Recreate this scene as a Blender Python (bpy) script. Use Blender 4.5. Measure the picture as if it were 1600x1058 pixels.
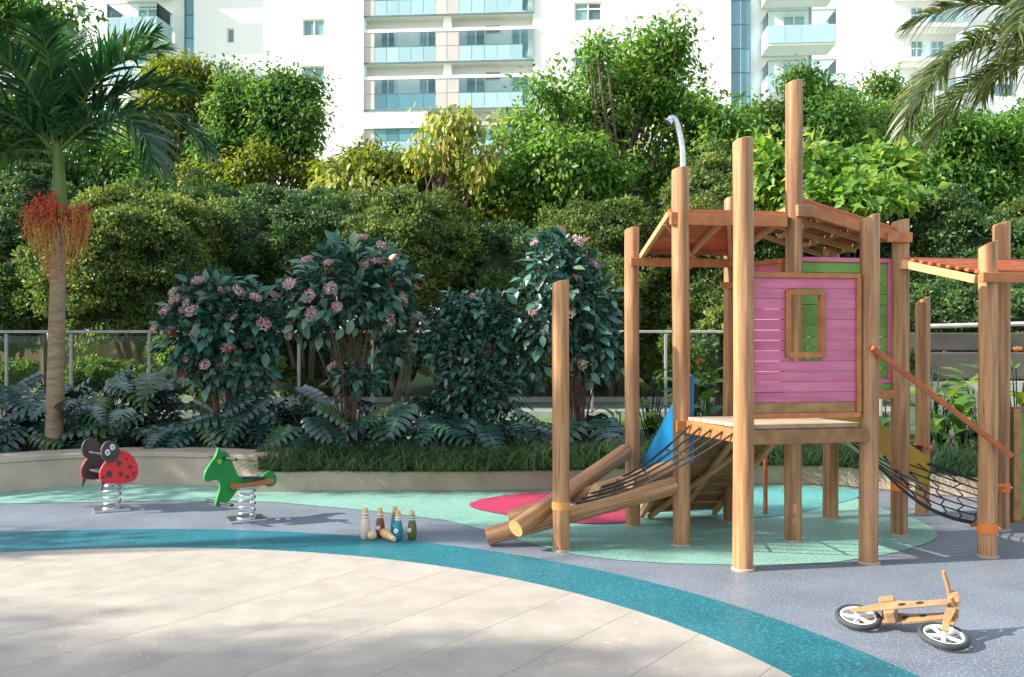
import bpy, bmesh, math, random
import numpy as np
from mathutils import Vector, Matrix, noise as mnoise

for o in list(bpy.data.objects): bpy.data.objects.remove(o)
SC = bpy.context.scene
COL = SC.collection
R = math.radians
random.seed(7)
rng = np.random.default_rng(7)

# ------------------------------------------------------------------ camera, sky, sun, exposure
CAM_H, FPX, HOR = 1.6, 1500.0, 520.0
cd = bpy.data.cameras.new('camera'); cam = bpy.data.objects.new('camera', cd); COL.objects.link(cam)
cam.location = (0, 0, CAM_H); cam.rotation_euler = (R(90), 0, 0)
cd.sensor_width = 36; cd.lens = 36*FPX/1600; cd.shift_y = -9/1600; cd.clip_end = 900; cd.clip_start = .05
SC.camera = cam
SUN_EL, SUN_AZ = R(31), R(10.5)          # light travels to +X, a little away from the camera
trav = Vector((math.cos(SUN_AZ)*math.cos(SUN_EL), math.sin(SUN_AZ)*math.cos(SUN_EL), -math.sin(SUN_EL)))
w = bpy.data.worlds.new('World'); SC.world = w; w.use_nodes = True
nt = w.node_tree; nt.nodes.clear()
def nd(nt, t, **k):
    n = nt.nodes.new(t)
    for a, b in k.items(): setattr(n, a, b)
    return n
sky = nd(nt, 'ShaderNodeTexSky', sky_type='NISHITA', sun_disc=False)
sky.sun_elevation = SUN_EL; sky.sun_rotation = math.atan2(-trav.x, -trav.y); sky.dust_density = 1.5; sky.ozone_density = 1.5
tc = nd(nt, 'ShaderNodeTexCoord'); cn = nd(nt, 'ShaderNodeTexNoise'); cn.inputs['Scale'].default_value = 2.6; cn.inputs['Detail'].default_value = 7
cr = nd(nt, 'ShaderNodeValToRGB'); cr.color_ramp.elements[0].position = .40; cr.color_ramp.elements[1].position = .62
mx = nd(nt, 'ShaderNodeMixRGB'); mx.inputs[2].default_value = (5.6, 6.0, 6.6, 1)
bg = nd(nt, 'ShaderNodeBackground'); bg.inputs[1].default_value = .125; wo = nd(nt, 'ShaderNodeOutputWorld')
L = nt.links.new
L(tc.outputs['Generated'], cn.inputs['Vector']); L(cn.outputs['Fac'], cr.inputs[0]); L(cr.outputs[0], mx.inputs[0])
L(sky.outputs[0], mx.inputs[1]); L(mx.outputs[0], bg.inputs[0]); L(bg.outputs[0], wo.inputs[0])
sd = bpy.data.lights.new('sun', 'SUN'); sd.energy = 4.7; sd.angle = R(.55); sd.color = (1, .935, .85)
sun = bpy.data.objects.new('sun', sd); COL.objects.link(sun); sun.rotation_euler = trav.to_track_quat('-Z', 'Y').to_euler(); sun.location = (-20, -5, 20)
SC.view_settings.view_transform = 'Standard'; SC.view_settings.look = 'None'; SC.view_settings.gamma = 1
SC.view_settings.use_curve_mapping = False; SC.view_settings.exposure = 1.2

def G(x, y, z=0.):
    Y = (CAM_H - z)*FPX/(y - HOR); return Vector(((x-800)*Y/FPX, Y, z))
def W(x, y, Y): return Vector(((x-800)*Y/FPX, Y, CAM_H + (HOR-y)*Y/FPX))

# ------------------------------------------------------------------ materials
def srgb(r, g, b):
    f = lambda c: (c/255/12.92 if c/255 <= .04045 else ((c/255+.055)/1.055)**2.4)
    return (f(r), f(g), f(b), 1)
def lin(*c): return (c[0], c[1], c[2], 1)
def base_mat(name):
    m = bpy.data.materials.new(name); m.use_nodes = True; nt = m.node_tree
    return m, nt, nt.nodes['Principled BSDF'], nt.nodes['Material Output']
def mat(name, c1, c2=None, scale=6, rough=.6, bump=0, bscale=None, stretch=(1, 1, 1), spec=.4, detail=6, metal=0, objvar=0, speck=None, dist=.01, lo=.35, hi=.65, crack=False):
    m, nt, p, out = base_mat(name); L = nt.links.new
    p.inputs['Roughness'].default_value = rough; p.inputs['Metallic'].default_value = metal
    p.inputs['Specular IOR Level'].default_value = spec
    tc = nd(nt, 'ShaderNodeTexCoord'); mp = nd(nt, 'ShaderNodeMapping'); mp.inputs['Scale'].default_value = stretch
    L(tc.outputs['Object'], mp.inputs[0]); vec = mp.outputs[0]
    oi = nd(nt, 'ShaderNodeObjectInfo')
    if objvar:
        ad = nd(nt, 'ShaderNodeVectorMath', operation='ADD'); cb = nd(nt, 'ShaderNodeMath', operation='MULTIPLY'); cb.inputs[1].default_value = 37
        L(oi.outputs['Random'], cb.inputs[0]); L(vec, ad.inputs[0]); L(cb.outputs[0], ad.inputs[1]); vec = ad.outputs[0]
    n = nd(nt, 'ShaderNodeTexNoise'); n.inputs['Scale'].default_value = scale; n.inputs['Detail'].default_value = detail; L(vec, n.inputs['Vector'])
    rp = nd(nt, 'ShaderNodeValToRGB'); e = rp.color_ramp.elements
    e[0].position = lo; e[1].position = hi; e[0].color = c1; e[1].color = c2 or c1
    L(n.outputs['Fac'], rp.inputs[0]); colr = rp.outputs[0]
    if speck:
        v = nd(nt, 'ShaderNodeTexNoise'); v.inputs['Scale'].default_value = speck[0]; v.inputs['Detail'].default_value = 2; L(vec, v.inputs['Vector'])
        r2 = nd(nt, 'ShaderNodeValToRGB'); r2.color_ramp.elements[0].position = speck[2]; r2.color_ramp.elements[1].position = speck[2]+.12
        L(v.outputs['Fac'], r2.inputs[0]); mm = nd(nt, 'ShaderNodeMixRGB'); mm.inputs[2].default_value = speck[1]
        L(r2.outputs[0], mm.inputs[0]); L(colr, mm.inputs[1]); colr = mm.outputs[0]
    if crack:
        mc = nd(nt, 'ShaderNodeMapping'); mc.inputs['Scale'].default_value = (3.2, 3.2, .8); L(vec, mc.inputs[0])
        v = nd(nt, 'ShaderNodeTexNoise'); v.inputs['Scale'].default_value = 4.5; v.inputs['Detail'].default_value = 3; L(mc.outputs[0], v.inputs['Vector'])
        r3 = nd(nt, 'ShaderNodeValToRGB'); r3.color_ramp.elements[0].position = .645; r3.color_ramp.elements[1].position = .70
        L(v.outputs['Fac'], r3.inputs[0]); mm = nd(nt, 'ShaderNodeMixRGB'); mm.inputs[2].default_value = lin(.13, .06, .026); L(r3.outputs[0], mm.inputs[0]); L(colr, mm.inputs[1]); colr = mm.outputs[0]
    if objvar:
        hs = nd(nt, 'ShaderNodeHueSaturation'); mr = nd(nt, 'ShaderNodeMapRange'); mr.inputs[3].default_value = 1-objvar; mr.inputs[4].default_value = 1+objvar
        L(oi.outputs['Random'], mr.inputs[0]); L(mr.outputs[0], hs.inputs['Value']); L(colr, hs.inputs['Color']); colr = hs.outputs[0]
    L(colr, p.inputs['Base Color'])
    if bump:
        b = nd(nt, 'ShaderNodeTexNoise'); b.inputs['Scale'].default_value = bscale or scale*4; b.inputs['Detail'].default_value = 4; L(vec, b.inputs['Vector'])
        bp = nd(nt, 'ShaderNodeBump'); bp.inputs['Strength'].default_value = bump; bp.inputs['Distance'].default_value = dist
        L(b.outputs['Fac'], bp.inputs['Height']); L(bp.outputs[0], p.inputs['Normal'])
    return m
def leafmat(name, stops, rough=.45, transl=.35, src='attr', spec=.4):
    m, nt, p, out = base_mat(name); L = nt.links.new
    if src == 'attr': a = nd(nt, 'ShaderNodeAttribute', attribute_name='tint'); fac = a.outputs['Fac']
    else: a = nd(nt, 'ShaderNodeObjectInfo'); fac = a.outputs['Random']
    rp = nd(nt, 'ShaderNodeValToRGB'); els = rp.color_ramp.elements
    while len(els) < len(stops): els.new(.5)
    for e, (po, c) in zip(els, stops): e.position = po; e.color = c
    L(fac, rp.inputs[0]); L(rp.outputs[0], p.inputs['Base Color'])
    p.inputs['Roughness'].default_value = rough; p.inputs['Specular IOR Level'].default_value = spec
    t = nd(nt, 'ShaderNodeBsdfTranslucent'); hs = nd(nt, 'ShaderNodeHueSaturation'); hs.inputs['Hue'].default_value = .485; hs.inputs['Saturation'].default_value = 1.1; hs.inputs['Value'].default_value = 1.9
    L(rp.outputs[0], hs.inputs['Color']); L(hs.outputs[0], t.inputs[0])
    ms = nd(nt, 'ShaderNodeMixShader'); ms.inputs[0].default_value = transl
    L(p.outputs[0], ms.inputs[1]); L(t.outputs[0], ms.inputs[2]); L(ms.outputs[0], out.inputs[0])
    return m
def glassmat(name, tint, refl=.25, rough=.03, alpha=1):
    m, nt, p, out = base_mat(name); L = nt.links.new; nt.nodes.remove(p)
    tr = nd(nt, 'ShaderNodeBsdfTransparent'); tr.inputs[0].default_value = tint
    gl = nd(nt, 'ShaderNodeBsdfGlossy'); gl.inputs['Roughness'].default_value = rough; gl.inputs[0].default_value = (.9, 1, 1, 1)
    lw = nd(nt, 'ShaderNodeLayerWeight'); lw.inputs[0].default_value = refl
    ms = nd(nt, 'ShaderNodeMixShader'); L(lw.outputs['Fresnel'], ms.inputs[0]); L(tr.outputs[0], ms.inputs[1]); L(gl.outputs[0], ms.inputs[2])
    L(ms.outputs[0], out.inputs[0]); return m

M = {}
M['log'] = mat('log_wood', lin(.48, .262, .122), lin(.315, .160, .070), 3.4, .42, .4, 14, (9, 9, .55), objvar=.13, speck=(.9, lin(.20, .095, .04), .57), dist=.006, lo=.40, hi=.60, detail=9, crack=True)
M['logend'] = mat('log_end_grain', lin(.62, .40, .17), lin(.50, .30, .12), 14, .6)
M['timber'] = mat('stained_timber', lin(.44, .165, .058), lin(.34, .12, .042), 5, .5, .2, 40, (3, 3, 3), objvar=.15, dist=.003)
M['redwood'] = mat('red_stained_board', lin(.50, .135, .045), lin(.38, .10, .035), 6, .5, .2, 40, (2, 2, 2), objvar=.2, dist=.003)
M['batten'] = mat('pale_batten', lin(.55, .33, .16), lin(.44, .25, .11), 8, .55, objvar=.1)
M['plank'] = mat('brown_plank', lin(.34, .19, .075), lin(.22, .115, .045), 5, .55, .2, 30, (2, 2, 2), objvar=.18, dist=.003)
M['deck'] = mat('deck_board', lin(.52, .40, .29), lin(.40, .29, .2), 6, .6, .15, 40, objvar=.12, dist=.003)
M['pink'] = mat('pink_painted_board', lin(.56, .16, .265), lin(.47, .125, .21), 5, .5, .2, 40, (1, 1, 4), objvar=.08, dist=.002)
M['greenp'] = mat('green_painted_board', lin(.15, .31, .065), lin(.11, .25, .045), 5, .5, .2, 40, objvar=.08, dist=.002)
M['blue'] = mat('blue_plastic', lin(.012, .235, .50), lin(.01, .21, .45), 3, .35)
M['yellow'] = mat('yellow_plastic', lin(.50, .30, .03), lin(.42, .25, .025), 3, .4)
M['rope'] = mat('black_rope', lin(.018, .019, .02), lin(.03, .03, .03), 60, .8, .5, 200)
M['band'] = mat('orange_strap', lin(.75, .20, .03), lin(.65, .16, .025), 8, .5)
M['bandbr'] = mat('tan_strap', lin(.70, .33, .08), lin(.6, .27, .06), 8, .5)
M['steel'] = mat('brushed_steel', lin(.62, .63, .65), lin(.5, .51, .53), 20, .28, metal=1)
M['rail'] = mat('white_rail', lin(.42, .42, .40), lin(.34, .34, .32), 10, .45)
M['conc'] = mat('pale_concrete', lin(.46, .385, .295), lin(.35, .285, .215), 2.2, .75, .15, 60, speck=(5, lin(.33, .29, .23), .63))
M['conc2'] = mat('weathered_concrete', lin(.115, .105, .09), lin(.06, .055, .045), 1.2, .85, .2, 30)
M['stone'] = mat('beige_stone', lin(.385, .347, .292), lin(.325, .292, .245), 5.0, .62, .1, 90, objvar=.05, speck=(22, lin(.52, .45, .37), .66), dist=.002, spec=.35)
M['joint'] = mat('stone_joint', lin(.22, .19, .16), lin(.18, .15, .13), 9, .9)
def rub(n, c, k=.78, rough=.5): return mat(n, lin(*c), lin(*[x*k for x in c]), 1.6, rough, .8, 75, speck=(75, lin(*[min(1, x*1.5+.03) for x in c]), .55), dist=.004, spec=.45)
M['grey'] = rub('grey_rubber', (.172, .20, .235), .74, .45)
M['teal'] = rub('teal_rubber', (.014, .145, .178), .8, .42)
M['mint'] = rub('mint_rubber', (.20, .385, .31), .85, .45)
M['turq'] = rub('turquoise_rubber', (.10, .34, .315), .85)
M['magenta'] = rub('magenta_rubber', (.40, .035, .09), .85)
M['soil'] = mat('dark_soil', lin(.035, .026, .018), lin(.06, .045, .03), 12, .95, .6, 30)
M['lawn'] = mat('lawn_grass', lin(.10, .17, .03), lin(.17, .22, .05), 3, .9, .6, 60)
M['road'] = mat('pale_road', lin(.30, .29, .27), lin(.24, .23, .22), 2, .85, .2, 60)
M['kerb'] = mat('kerb_stone', lin(.45, .43, .40), lin(.36, .34, .31), 4, .85)
M['brownwall'] = mat('brown_render', lin(.20, .14, .09), lin(.14, .095, .06), 2, .9)
M['white'] = mat('white_render', lin(.90, .895, .885), lin(.86, .855, .85), .35, .8)
M['tile'] = mat('grey_pink_tile', lin(.60, .55, .53), lin(.54, .49, .48), 1.0, .6, objvar=.05)
M['spandrel'] = mat('teal_spandrel_glass', lin(.40, .56, .60), lin(.34, .51, .56), .5, .12, spec=.7, objvar=.08)
M['winglass'] = mat('window_glass', lin(.20, .33, .34), lin(.12, .22, .23), .6, .06, spec=.8, objvar=.5)
M['curtain'] = mat('teal_curtain_glass', lin(.13, .30, .35), lin(.08, .22, .28), .3, .08, spec=.8, objvar=.3)
M['clear'] = glassmat('clear_rail_glass', (.86, .95, .95, 1), .28)
M['fence'] = glassmat('fence_glass', (.86, .93, .91, 1), .22)
M['darkline'] = mat('dark_metal_trim', lin(.14, .21, .24), lin(.11, .17, .2), 3, .5)
M['grille'] = mat('grey_grille', lin(.30, .27, .25), lin(.24, .22, .2), 5, .6)
M['red'] = mat('red_panel', lin(.68, .035, .04), lin(.60, .03, .035), 4, .4)
M['char'] = mat('charcoal_panel', lin(.055, .055, .05), lin(.045, .045, .04), 6, .5)
M['horse'] = mat('green_panel', lin(.012, .24, .045), lin(.01, .20, .038), 4, .38)
M['black'] = mat('black_rubber', lin(.02, .022, .024), lin(.03, .032, .034), 8, .6)
M['eyew'] = mat('white_paint', lin(.78, .78, .74), lin(.72, .72, .68), 8, .5)
M['eyey'] = mat('yellow_green_paint', lin(.45, .55, .05), lin(.40, .5, .04), 8, .5)
M['ply'] = mat('birch_ply', lin(.37, .225, .11), lin(.28, .165, .075), 5, .5, .15, 40, (1, 6, 6), dist=.002)
M['plyd'] = mat('ply_fork', lin(.42, .24, .105), lin(.30, .16, .07), 5, .5, .15, 40, (6, 6, 1), dist=.002)
M['tyre'] = mat('rubber_tyre', lin(.035, .04, .045), lin(.05, .055, .06), 20, .7, .3, 120)
M['wplast'] = mat('white_plastic', lin(.78, .76, .72), lin(.72, .70, .66), 6, .4)
for n_, c in dict(pincream=(.62, .52, .42), pinbrown=(.22, .075, .03), pinteal=(.02, .24, .27), pinolive=(.12, .14, .03), pinamber=(.74, .44, .15), pinwood=(.62, .38, .15), ballwood=(.72, .52, .31), pindark=(.17, .13, .09)).items():
    M[n_] = mat('pin_'+n_[3:], lin(*c), lin(*[x*.8 for x in c]), 22, .38, stretch=(1, 1, .3))
M['bark'] = mat('tree_bark', lin(.16, .115, .08), lin(.085, .06, .04), 5, .9, .6, 20, (3, 3, .6))
M['twig'] = mat('brown_stem', lin(.13, .075, .05), lin(.075, .045, .03), 6, .85, .3, 30)
M['palmbark'] = mat('palm_bark', lin(.33, .235, .15), lin(.21, .145, .09), 7, .9, .5, 25, (1, 1, 5))
M['shaft'] = mat('palm_shaft', lin(.13, .19, .04), lin(.09, .145, .03), 3, .5, stretch=(4, 4, .5))
M['orange'] = mat('orange_strand', lin(.55, .22, .05), lin(.42, .17, .04), 4, .6)
M['berry'] = mat('red_berry', lin(.55, .03, .03), lin(.42, .03, .05), 3, .4)
g = lambda *s: [(p, lin(*c)) for p, c in s]
M['l_bright'] = leafmat('leaf_bright', g((0, (.045, .125, .022)), (.5, (.105, .235, .042)), (.85, (.20, .33, .06)), (1, (.38, .40, .09))), transl=.44)
M['l_yellow'] = leafmat('leaf_yellow_green', g((0, (.06, .11, .014)), (.5, (.15, .20, .025)), (.85, (.26, .28, .04)), (1, (.45, .36, .05))), transl=.45)
M['l_dark'] = leafmat('leaf_dark', g((0, (.026, .085, .022)), (.55, (.065, .165, .034)), (.9, (.14, .25, .045)), (1, (.26, .31, .06))), transl=.44)
M['l_pale'] = leafmat('leaf_pale_yellow', g((0, (.13, .20, .03)), (.5, (.28, .32, .06)), (1, (.50, .44, .11))))
M['l_hedge'] = leafmat('leaf_hedge', g((0, (.036, .075, .022)), (.5, (.10, .165, .036)), (.85, (.19, .25, .055)), (1, (.30, .30, .08))), transl=.42)
M['l_hedge2'] = leafmat('leaf_hedge_dark', g((0, (.022, .06, .022)), (.5, (.055, .12, .034)), (.85, (.11, .18, .045)), (1, (.19, .235, .06))), transl=.38)
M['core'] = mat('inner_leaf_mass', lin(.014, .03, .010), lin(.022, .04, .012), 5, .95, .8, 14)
M['l_vib'] = leafmat('viburnum_leaf', g((0, (.02, .085, .065)), (.45, (.045, .15, .10)), (.8, (.095, .21, .135)), (.965, (.15, .22, .11)), (.97, (.20, .03, .018)), (1, (.24, .05, .02))), .32, .15, 'obj', .6)
M['l_viba'] = leafmat('viburnum_leaf_small', g((0, (.014, .058, .045)), (.6, (.035, .11, .075)), (.97, (.08, .17, .10)), (.98, (.16, .03, .02)), (1, (.20, .045, .02))), .35, .15, 'attr', .6)
M['l_phil'] = leafmat('philodendron_leaf', g((0, (.008, .032, .026)), (.5, (.016, .056, .040)), (.85, (.035, .09, .045)), (.96, (.06, .12, .04)), (1, (.15, .19, .03))), .27, .08, 'obj', .75)
M['l_palm'] = leafmat('palm_leaflet', g((0, (.012, .058, .024)), (.6, (.028, .10, .032)), (1, (.12, .20, .045))), .35, .22, 'attr', .55)
M['l_palm2'] = leafmat('feather_palm_leaflet', g((0, (.035, .065, .018)), (.6, (.075, .11, .025)), (1, (.20, .20, .05))), .4, .25, 'attr', .5)
M['l_grass'] = leafmat('grass_blade', g((0, (.010, .034, .010)), (.6, (.024, .058, .015)), (1, (.075, .115, .025))), .5, .2)
M['l_big'] = leafmat('broad_leaf', g((0, (.03, .09, .015)), (.5, (.07, .17, .03)), (1, (.20, .28, .05))), .4, .3, 'obj')
M['floret'] = leafmat('viburnum_floret', g((0, (.30, .11, .14)), (.5, (.55, .36, .38)), (1, (.78, .64, .63))), .6, .2)

# ------------------------------------------------------------------ mesh helpers
class MB:
    def __init__(s): s.v = []; s.f = []; s.mi = []
    def add(s, vs, fs, mi=0):
        b = len(s.v); s.v += [tuple(v) for v in vs]; s.f += [tuple(i+b for i in f) for f in fs]; s.mi += [mi]*len(fs); return s
    def box(s, c, size, rot=None, mi=0):
        h = [x/2 for x in size]; vs = [Vector((a*h[0], b*h[1], d*h[2])) for a in (-1, 1) for b in (-1, 1) for d in (-1, 1)]
        if rot is not None: vs = [rot @ v for v in vs]
        return s.add([v+Vector(c) for v in vs], [(0, 1, 3, 2), (4, 6, 7, 5), (0, 4, 5, 1), (2, 3, 7, 6), (0, 2, 6, 4), (1, 5, 7, 3)], mi)
    def bar(s, p, q, wd, ht, up=(0, 0, 1), mi=0):
        p, q = Vector(p), Vector(q); d = (q-p); ln = d.length; d.normalize(); sd_ = d.cross(Vector(up))
        if sd_.length < 1e-4: sd_ = d.cross(Vector((1, 0, 0)))
        sd_.normalize(); u = sd_.cross(d); rot = Matrix((d, sd_, u)).transposed()
        return s.box((p+q)/2, (ln, wd, ht), rot, mi)
    def tube(s, pts, rad, n=8, caps=True, mi=0):
        pts = [Vector(p) for p in pts]; k = len(pts)
        if not hasattr(rad, '__len__'): rad = [rad]*k
        vs = []; prev = None
        for i, p in enumerate(pts):
            t = (pts[min(i+1, k-1)]-pts[max(i-1, 0)]).normalized()
            if prev is None: a = t.orthogonal().normalized()
            else:
                a = prev - t*prev.dot(t); a = a.normalized() if a.length > 1e-5 else t.orthogonal().normalized()
            prev = a; b = t.cross(a)
            for j in range(n):
                an = 2*math.pi*j/n; vs.append(p+(a*math.cos(an)+b*math.sin(an))*rad[i])
        fs = [(i*n+j, i*n+(j+1) % n, (i+1)*n+(j+1) % n, (i+1)*n+j) for i in range(k-1) for j in range(n)]
        if caps: fs += [tuple(range(n-1, -1, -1)), tuple((k-1)*n+j for j in range(n))]
        return s.add(vs, fs, mi)
    def lathe(s, prof, n=20, c=(0, 0, 0), rot=None, mi=0):
        vs = []
        for r, z in prof:
            for j in range(n):
                v = Vector((r*math.cos(2*math.pi*j/n), r*math.sin(2*math.pi*j/n), z)); vs.append((rot @ v if rot else v)+Vector(c))
        k = len(prof); fs = [(i*n+j, i*n+(j+1) % n, (i+1)*n+(j+1) % n, (i+1)*n+j) for i in range(k-1) for j in range(n)]
        fs += [tuple(range(n-1, -1, -1)), tuple((k-1)*n+j for j in range(n))]
        return s.add(vs, fs, mi)
    def prism(s, poly, o, e1, e2, th, mi=0):
        o, e1, e2 = Vector(o), Vector(e1), Vector(e2); nn = e1.cross(e2).normalized()*th/2; k = len(poly)
        vs = [o+e1*x+e2*y-nn for x, y in poly]+[o+e1*x+e2*y+nn for x, y in poly]
        return s.add(vs, [tuple(range(k-1, -1, -1)), tuple(range(k, 2*k))]+[(i, (i+1) % k, k+(i+1) % k, k+i) for i in range(k)], mi)
    def build(s, name, mats, parent=None, smooth=False, bevel=0, org=None):
        me = bpy.data.meshes.new(name); vs = s.v
        if org is not None: vs = [tuple(Vector(v)-Vector(org)) for v in vs]
        me.from_pydata(vs, [], s.f)
        for m in (mats if isinstance(mats, (list, tuple)) else [mats]): me.materials.append(m)
        if any(s.mi): me.polygons.foreach_set('material_index', s.mi)
        if smooth:
            me.polygons.foreach_set('use_smooth', [True]*len(me.polygons))
            try: me.set_sharp_from_angle(angle=R(40))
            except Exception: pass
        me.update(); return link(name, me, parent, bevel, org)
def link(name, me, parent=None, bevel=0, org=None):
    o = bpy.data.objects.new(name, me); COL.objects.link(o); o.parent = parent
    if org is not None: o.location = org
    if bevel:
        b = o.modifiers.new('bevel', 'BEVEL'); b.width = bevel; b.segments = 2; b.limit_method = 'ANGLE'
    return o
def tag(o, label=None, cat=None, group=None, kind=None):
    for k, v in (('label', label), ('category', cat), ('group', group), ('kind', kind)):
        if v: o[k] = v
    return o
def thing(name, loc, label, cat, group=None):
    o = bpy.data.objects.new(name, None); COL.objects.link(o); o.location = loc; o.empty_display_size = .1
    return tag(o, label, cat, group)
def place(me, name, parent, mtx):
    o = bpy.data.objects.new(name, me); COL.objects.link(o); o.parent = parent; o.matrix_basis = mtx; return o
def copy_tree(o, parent=None):
    c = o.copy(); COL.objects.link(c); c.parent = parent
    for ch in list(o.children): copy_tree(ch, c)
    return c

def unit(a): return a/np.maximum(np.linalg.norm(a, axis=1, keepdims=True), 1e-6)
def leaves_mesh(name, P, D, N, Ln, Wd, material, tint, fold=.18):
    """n folded leaves of two triangles each: base, left, tip, right"""
    n = len(P); D = unit(D); S = unit(np.cross(D, N)); U = np.cross(S, D)
    Ln = Ln[:, None]; Wd = Wd[:, None]
    v = np.empty((n, 4, 3)); v[:, 0] = P; v[:, 2] = P+D*Ln-U*Ln*.12
    mid = P+D*Ln*.45; v[:, 1] = mid+S*Wd*.5+U*Wd*fold; v[:, 3] = mid-S*Wd*.5+U*Wd*fold
    me = bpy.data.meshes.new(name); me.vertices.add(n*4); me.vertices.foreach_set('co', v.reshape(-1).astype(np.float32))
    idx = (np.arange(n)[:, None]*4+np.array([0, 3, 2, 0, 2, 1])[None]).reshape(-1)
    me.loops.add(n*6); me.loops.foreach_set('vertex_index', idx.astype(np.int32))
    me.polygons.add(n*2); me.polygons.foreach_set('loop_start', np.arange(0, n*6, 3, dtype=np.int32))
    at = me.attributes.new('tint', 'FLOAT', 'POINT'); at.data.foreach_set('value', np.repeat(tint, 4).astype(np.float32))
    me.materials.append(material); me.update(); me.validate(); return me
def strips_mesh(name, paths, widths, sides, material, tint):
    """ribbons: paths (n,k,3), widths (n,k), sides (n,3)"""
    n, k, _ = paths.shape; v = np.empty((n, k, 2, 3)); o = sides[:, None, :]*widths[:, :, None]*.5
    v[:, :, 0] = paths-o; v[:, :, 1] = paths+o
    me = bpy.data.meshes.new(name); me.vertices.add(n*k*2); me.vertices.foreach_set('co', v.reshape(-1).astype(np.float32))
    q = np.array([[2*i, 2*i+1, 2*i+3, 2*i+2] for i in range(k-1)])
    idx = (np.arange(n)[:, None, None]*(2*k)+q[None]).reshape(-1); nf = n*(k-1)
    me.loops.add(nf*4); me.loops.foreach_set('vertex_index', idx.astype(np.int32))
    me.polygons.add(nf); me.polygons.foreach_set('loop_start', np.arange(0, nf*4, 4, dtype=np.int32))
    at = me.attributes.new('tint', 'FLOAT', 'POINT'); at.data.foreach_set('value', np.repeat(tint, 2*k).astype(np.float32))
    me.materials.append(material); me.update(); me.validate(); return me
def rvec_(r2):
    v = r2.normal(size=3); return v/np.linalg.norm(v)
def rvec(n): return unit(rng.normal(size=(n, 3)))

# ------------------------------------------------------------------ ground and paving
def sheet(name, pts, z, m):
    me = bpy.data.meshes.new(name); me.from_pydata([(p[0], p[1], z) for p in pts], [], [tuple(range(len(pts)))])
    if me.polygons[0].normal.z < 0: me.flip_normals()
    me.materials.append(m); o = link(name, me); o['kind'] = 'structure'; return o
def smooth_poly(pts, it=3):
    for _ in range(it):
        q = []
        for i, p in enumerate(pts):
            n_ = pts[(i+1) % len(pts)]; q += [(p[0]*.75+n_[0]*.25, p[1]*.75+n_[1]*.25), (p[0]*.25+n_[0]*.75, p[1]*.25+n_[1]*.75)]
        pts = q
    return pts
def circ(c, r, n=128, a0=0, a1=2*math.pi): return [(c[0]+r*math.cos(a0+(a1-a0)*i/n), c[1]+r*math.sin(a0+(a1-a0)*i/n)) for i in range(n)]
sheet('ground', [(-300, -120), (300, -120), (300, 600), (-300, 600)], -.03, M['lawn'])
sheet('rubber_floor', [(-9, -6), (9, -6), (9, 10.6), (-9, 10.6)], 0, M['grey'])
mint = [(-300, 793), (-60, 789), (80, 786), (200, 784), (312, 783), (429, 785), (584, 799), (700, 814), (770, 832), (840, 853), (903, 868), (970, 876), (1049, 881), (1180, 884), (1300, 880), (1400, 864), (1450, 849), (1466, 838), (1458, 825), (1430, 812), (1385, 797), (1340, 780), (1330, 762), (1170, 752), (860, 752), (400, 752), (100, 752), (-300, 765)]
sheet('mint_rubber_patch', [tuple(G(*p)[:2]) for p in mint], .004, M['mint'])
tq = [(1010, 762), (1340, 762), (1352, 776), (1300, 790), (1230, 806), (1160, 812), (1080, 800), (1000, 782)]
sheet('turquoise_rubber_patch', smooth_poly([tuple(G(*p)[:2]) for p in tq], 3), .008, M['turq'])
mg = [(716, 790), (790, 774), (870, 770), (985, 790), (1010, 815), (930, 822), (850, 814), (780, 805)]
sheet('magenta_rubber_patch', smooth_poly([tuple(G(*p)[:2]) for p in mg], 3), .012, M['magenta'])
sheet('teal_rubber_band', circ((-2.848, 2.770), 5.024), .008, M['teal'])
SC0, SR0 = (-2.551, 2.955), 4.113
paving = sheet('stone_paving', circ(SC0, SR0), .012, M['joint'])
def clip(poly, c, r, n=96):
    ring = circ(c, r, n)
    for i in range(n):
        a, b = ring[i], ring[(i+1) % n]; out = []
        ins = lambda p: (b[0]-a[0])*(p[1]-a[1])-(b[1]-a[1])*(p[0]-a[0]) >= 0
        for j in range(len(poly)):
            p, q = poly[j], poly[(j+1) % len(poly)]; pi_, qi = ins(p), ins(q)
            if pi_: out.append(p)
            if pi_ != qi:
                d1 = (b[0]-a[0])*(p[1]-a[1])-(b[1]-a[1])*(p[0]-a[0]); d2 = (b[0]-a[0])*(q[1]-a[1])-(b[1]-a[1])*(q[0]-a[0])
                t = d1/(d1-d2); out.append((p[0]+(q[0]-p[0])*t, p[1]+(q[1]-p[1])*t))
        poly = out
        if len(poly) < 3: return None
    return poly
dd = Vector((.58, .815)).normalized(); nn2 = Vector((dd.y, -dd.x)); SW, SL = .485, 1.22
for i in range(-20, 20):
    for j in range(-12, 14):
        off = -4.06+i*SW; st = j*SL+(i % 3)*SL*.37
        g_ = .0016; quad = [nn2*(off+a)+dd*(st+b) for a, b in ((g_, g_), (SW-g_, g_), (SW-g_, SL-g_), (g_, SL-g_))]
        c = sum(quad, Vector((0, 0)))/4
        if c.y < 2.6 or c.x < -7: continue
        q = clip([tuple(v) for v in reversed(quad)], SC0, SR0-.002) if (quad[1]-quad[0]).cross(quad[3]-quad[0]) < 0 else clip([tuple(v) for v in quad], SC0, SR0-.002)
        if not q: continue
        m_ = MB(); m_.prism([(x-c.x, y-c.y) for x, y in q], (c.x, c.y, .013), (1, 0, 0), (0, 1, 0), .010+random.uniform(0, .0006)); m_.build('slab', M['stone'], paving, org=(c.x, c.y, .013))

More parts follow.
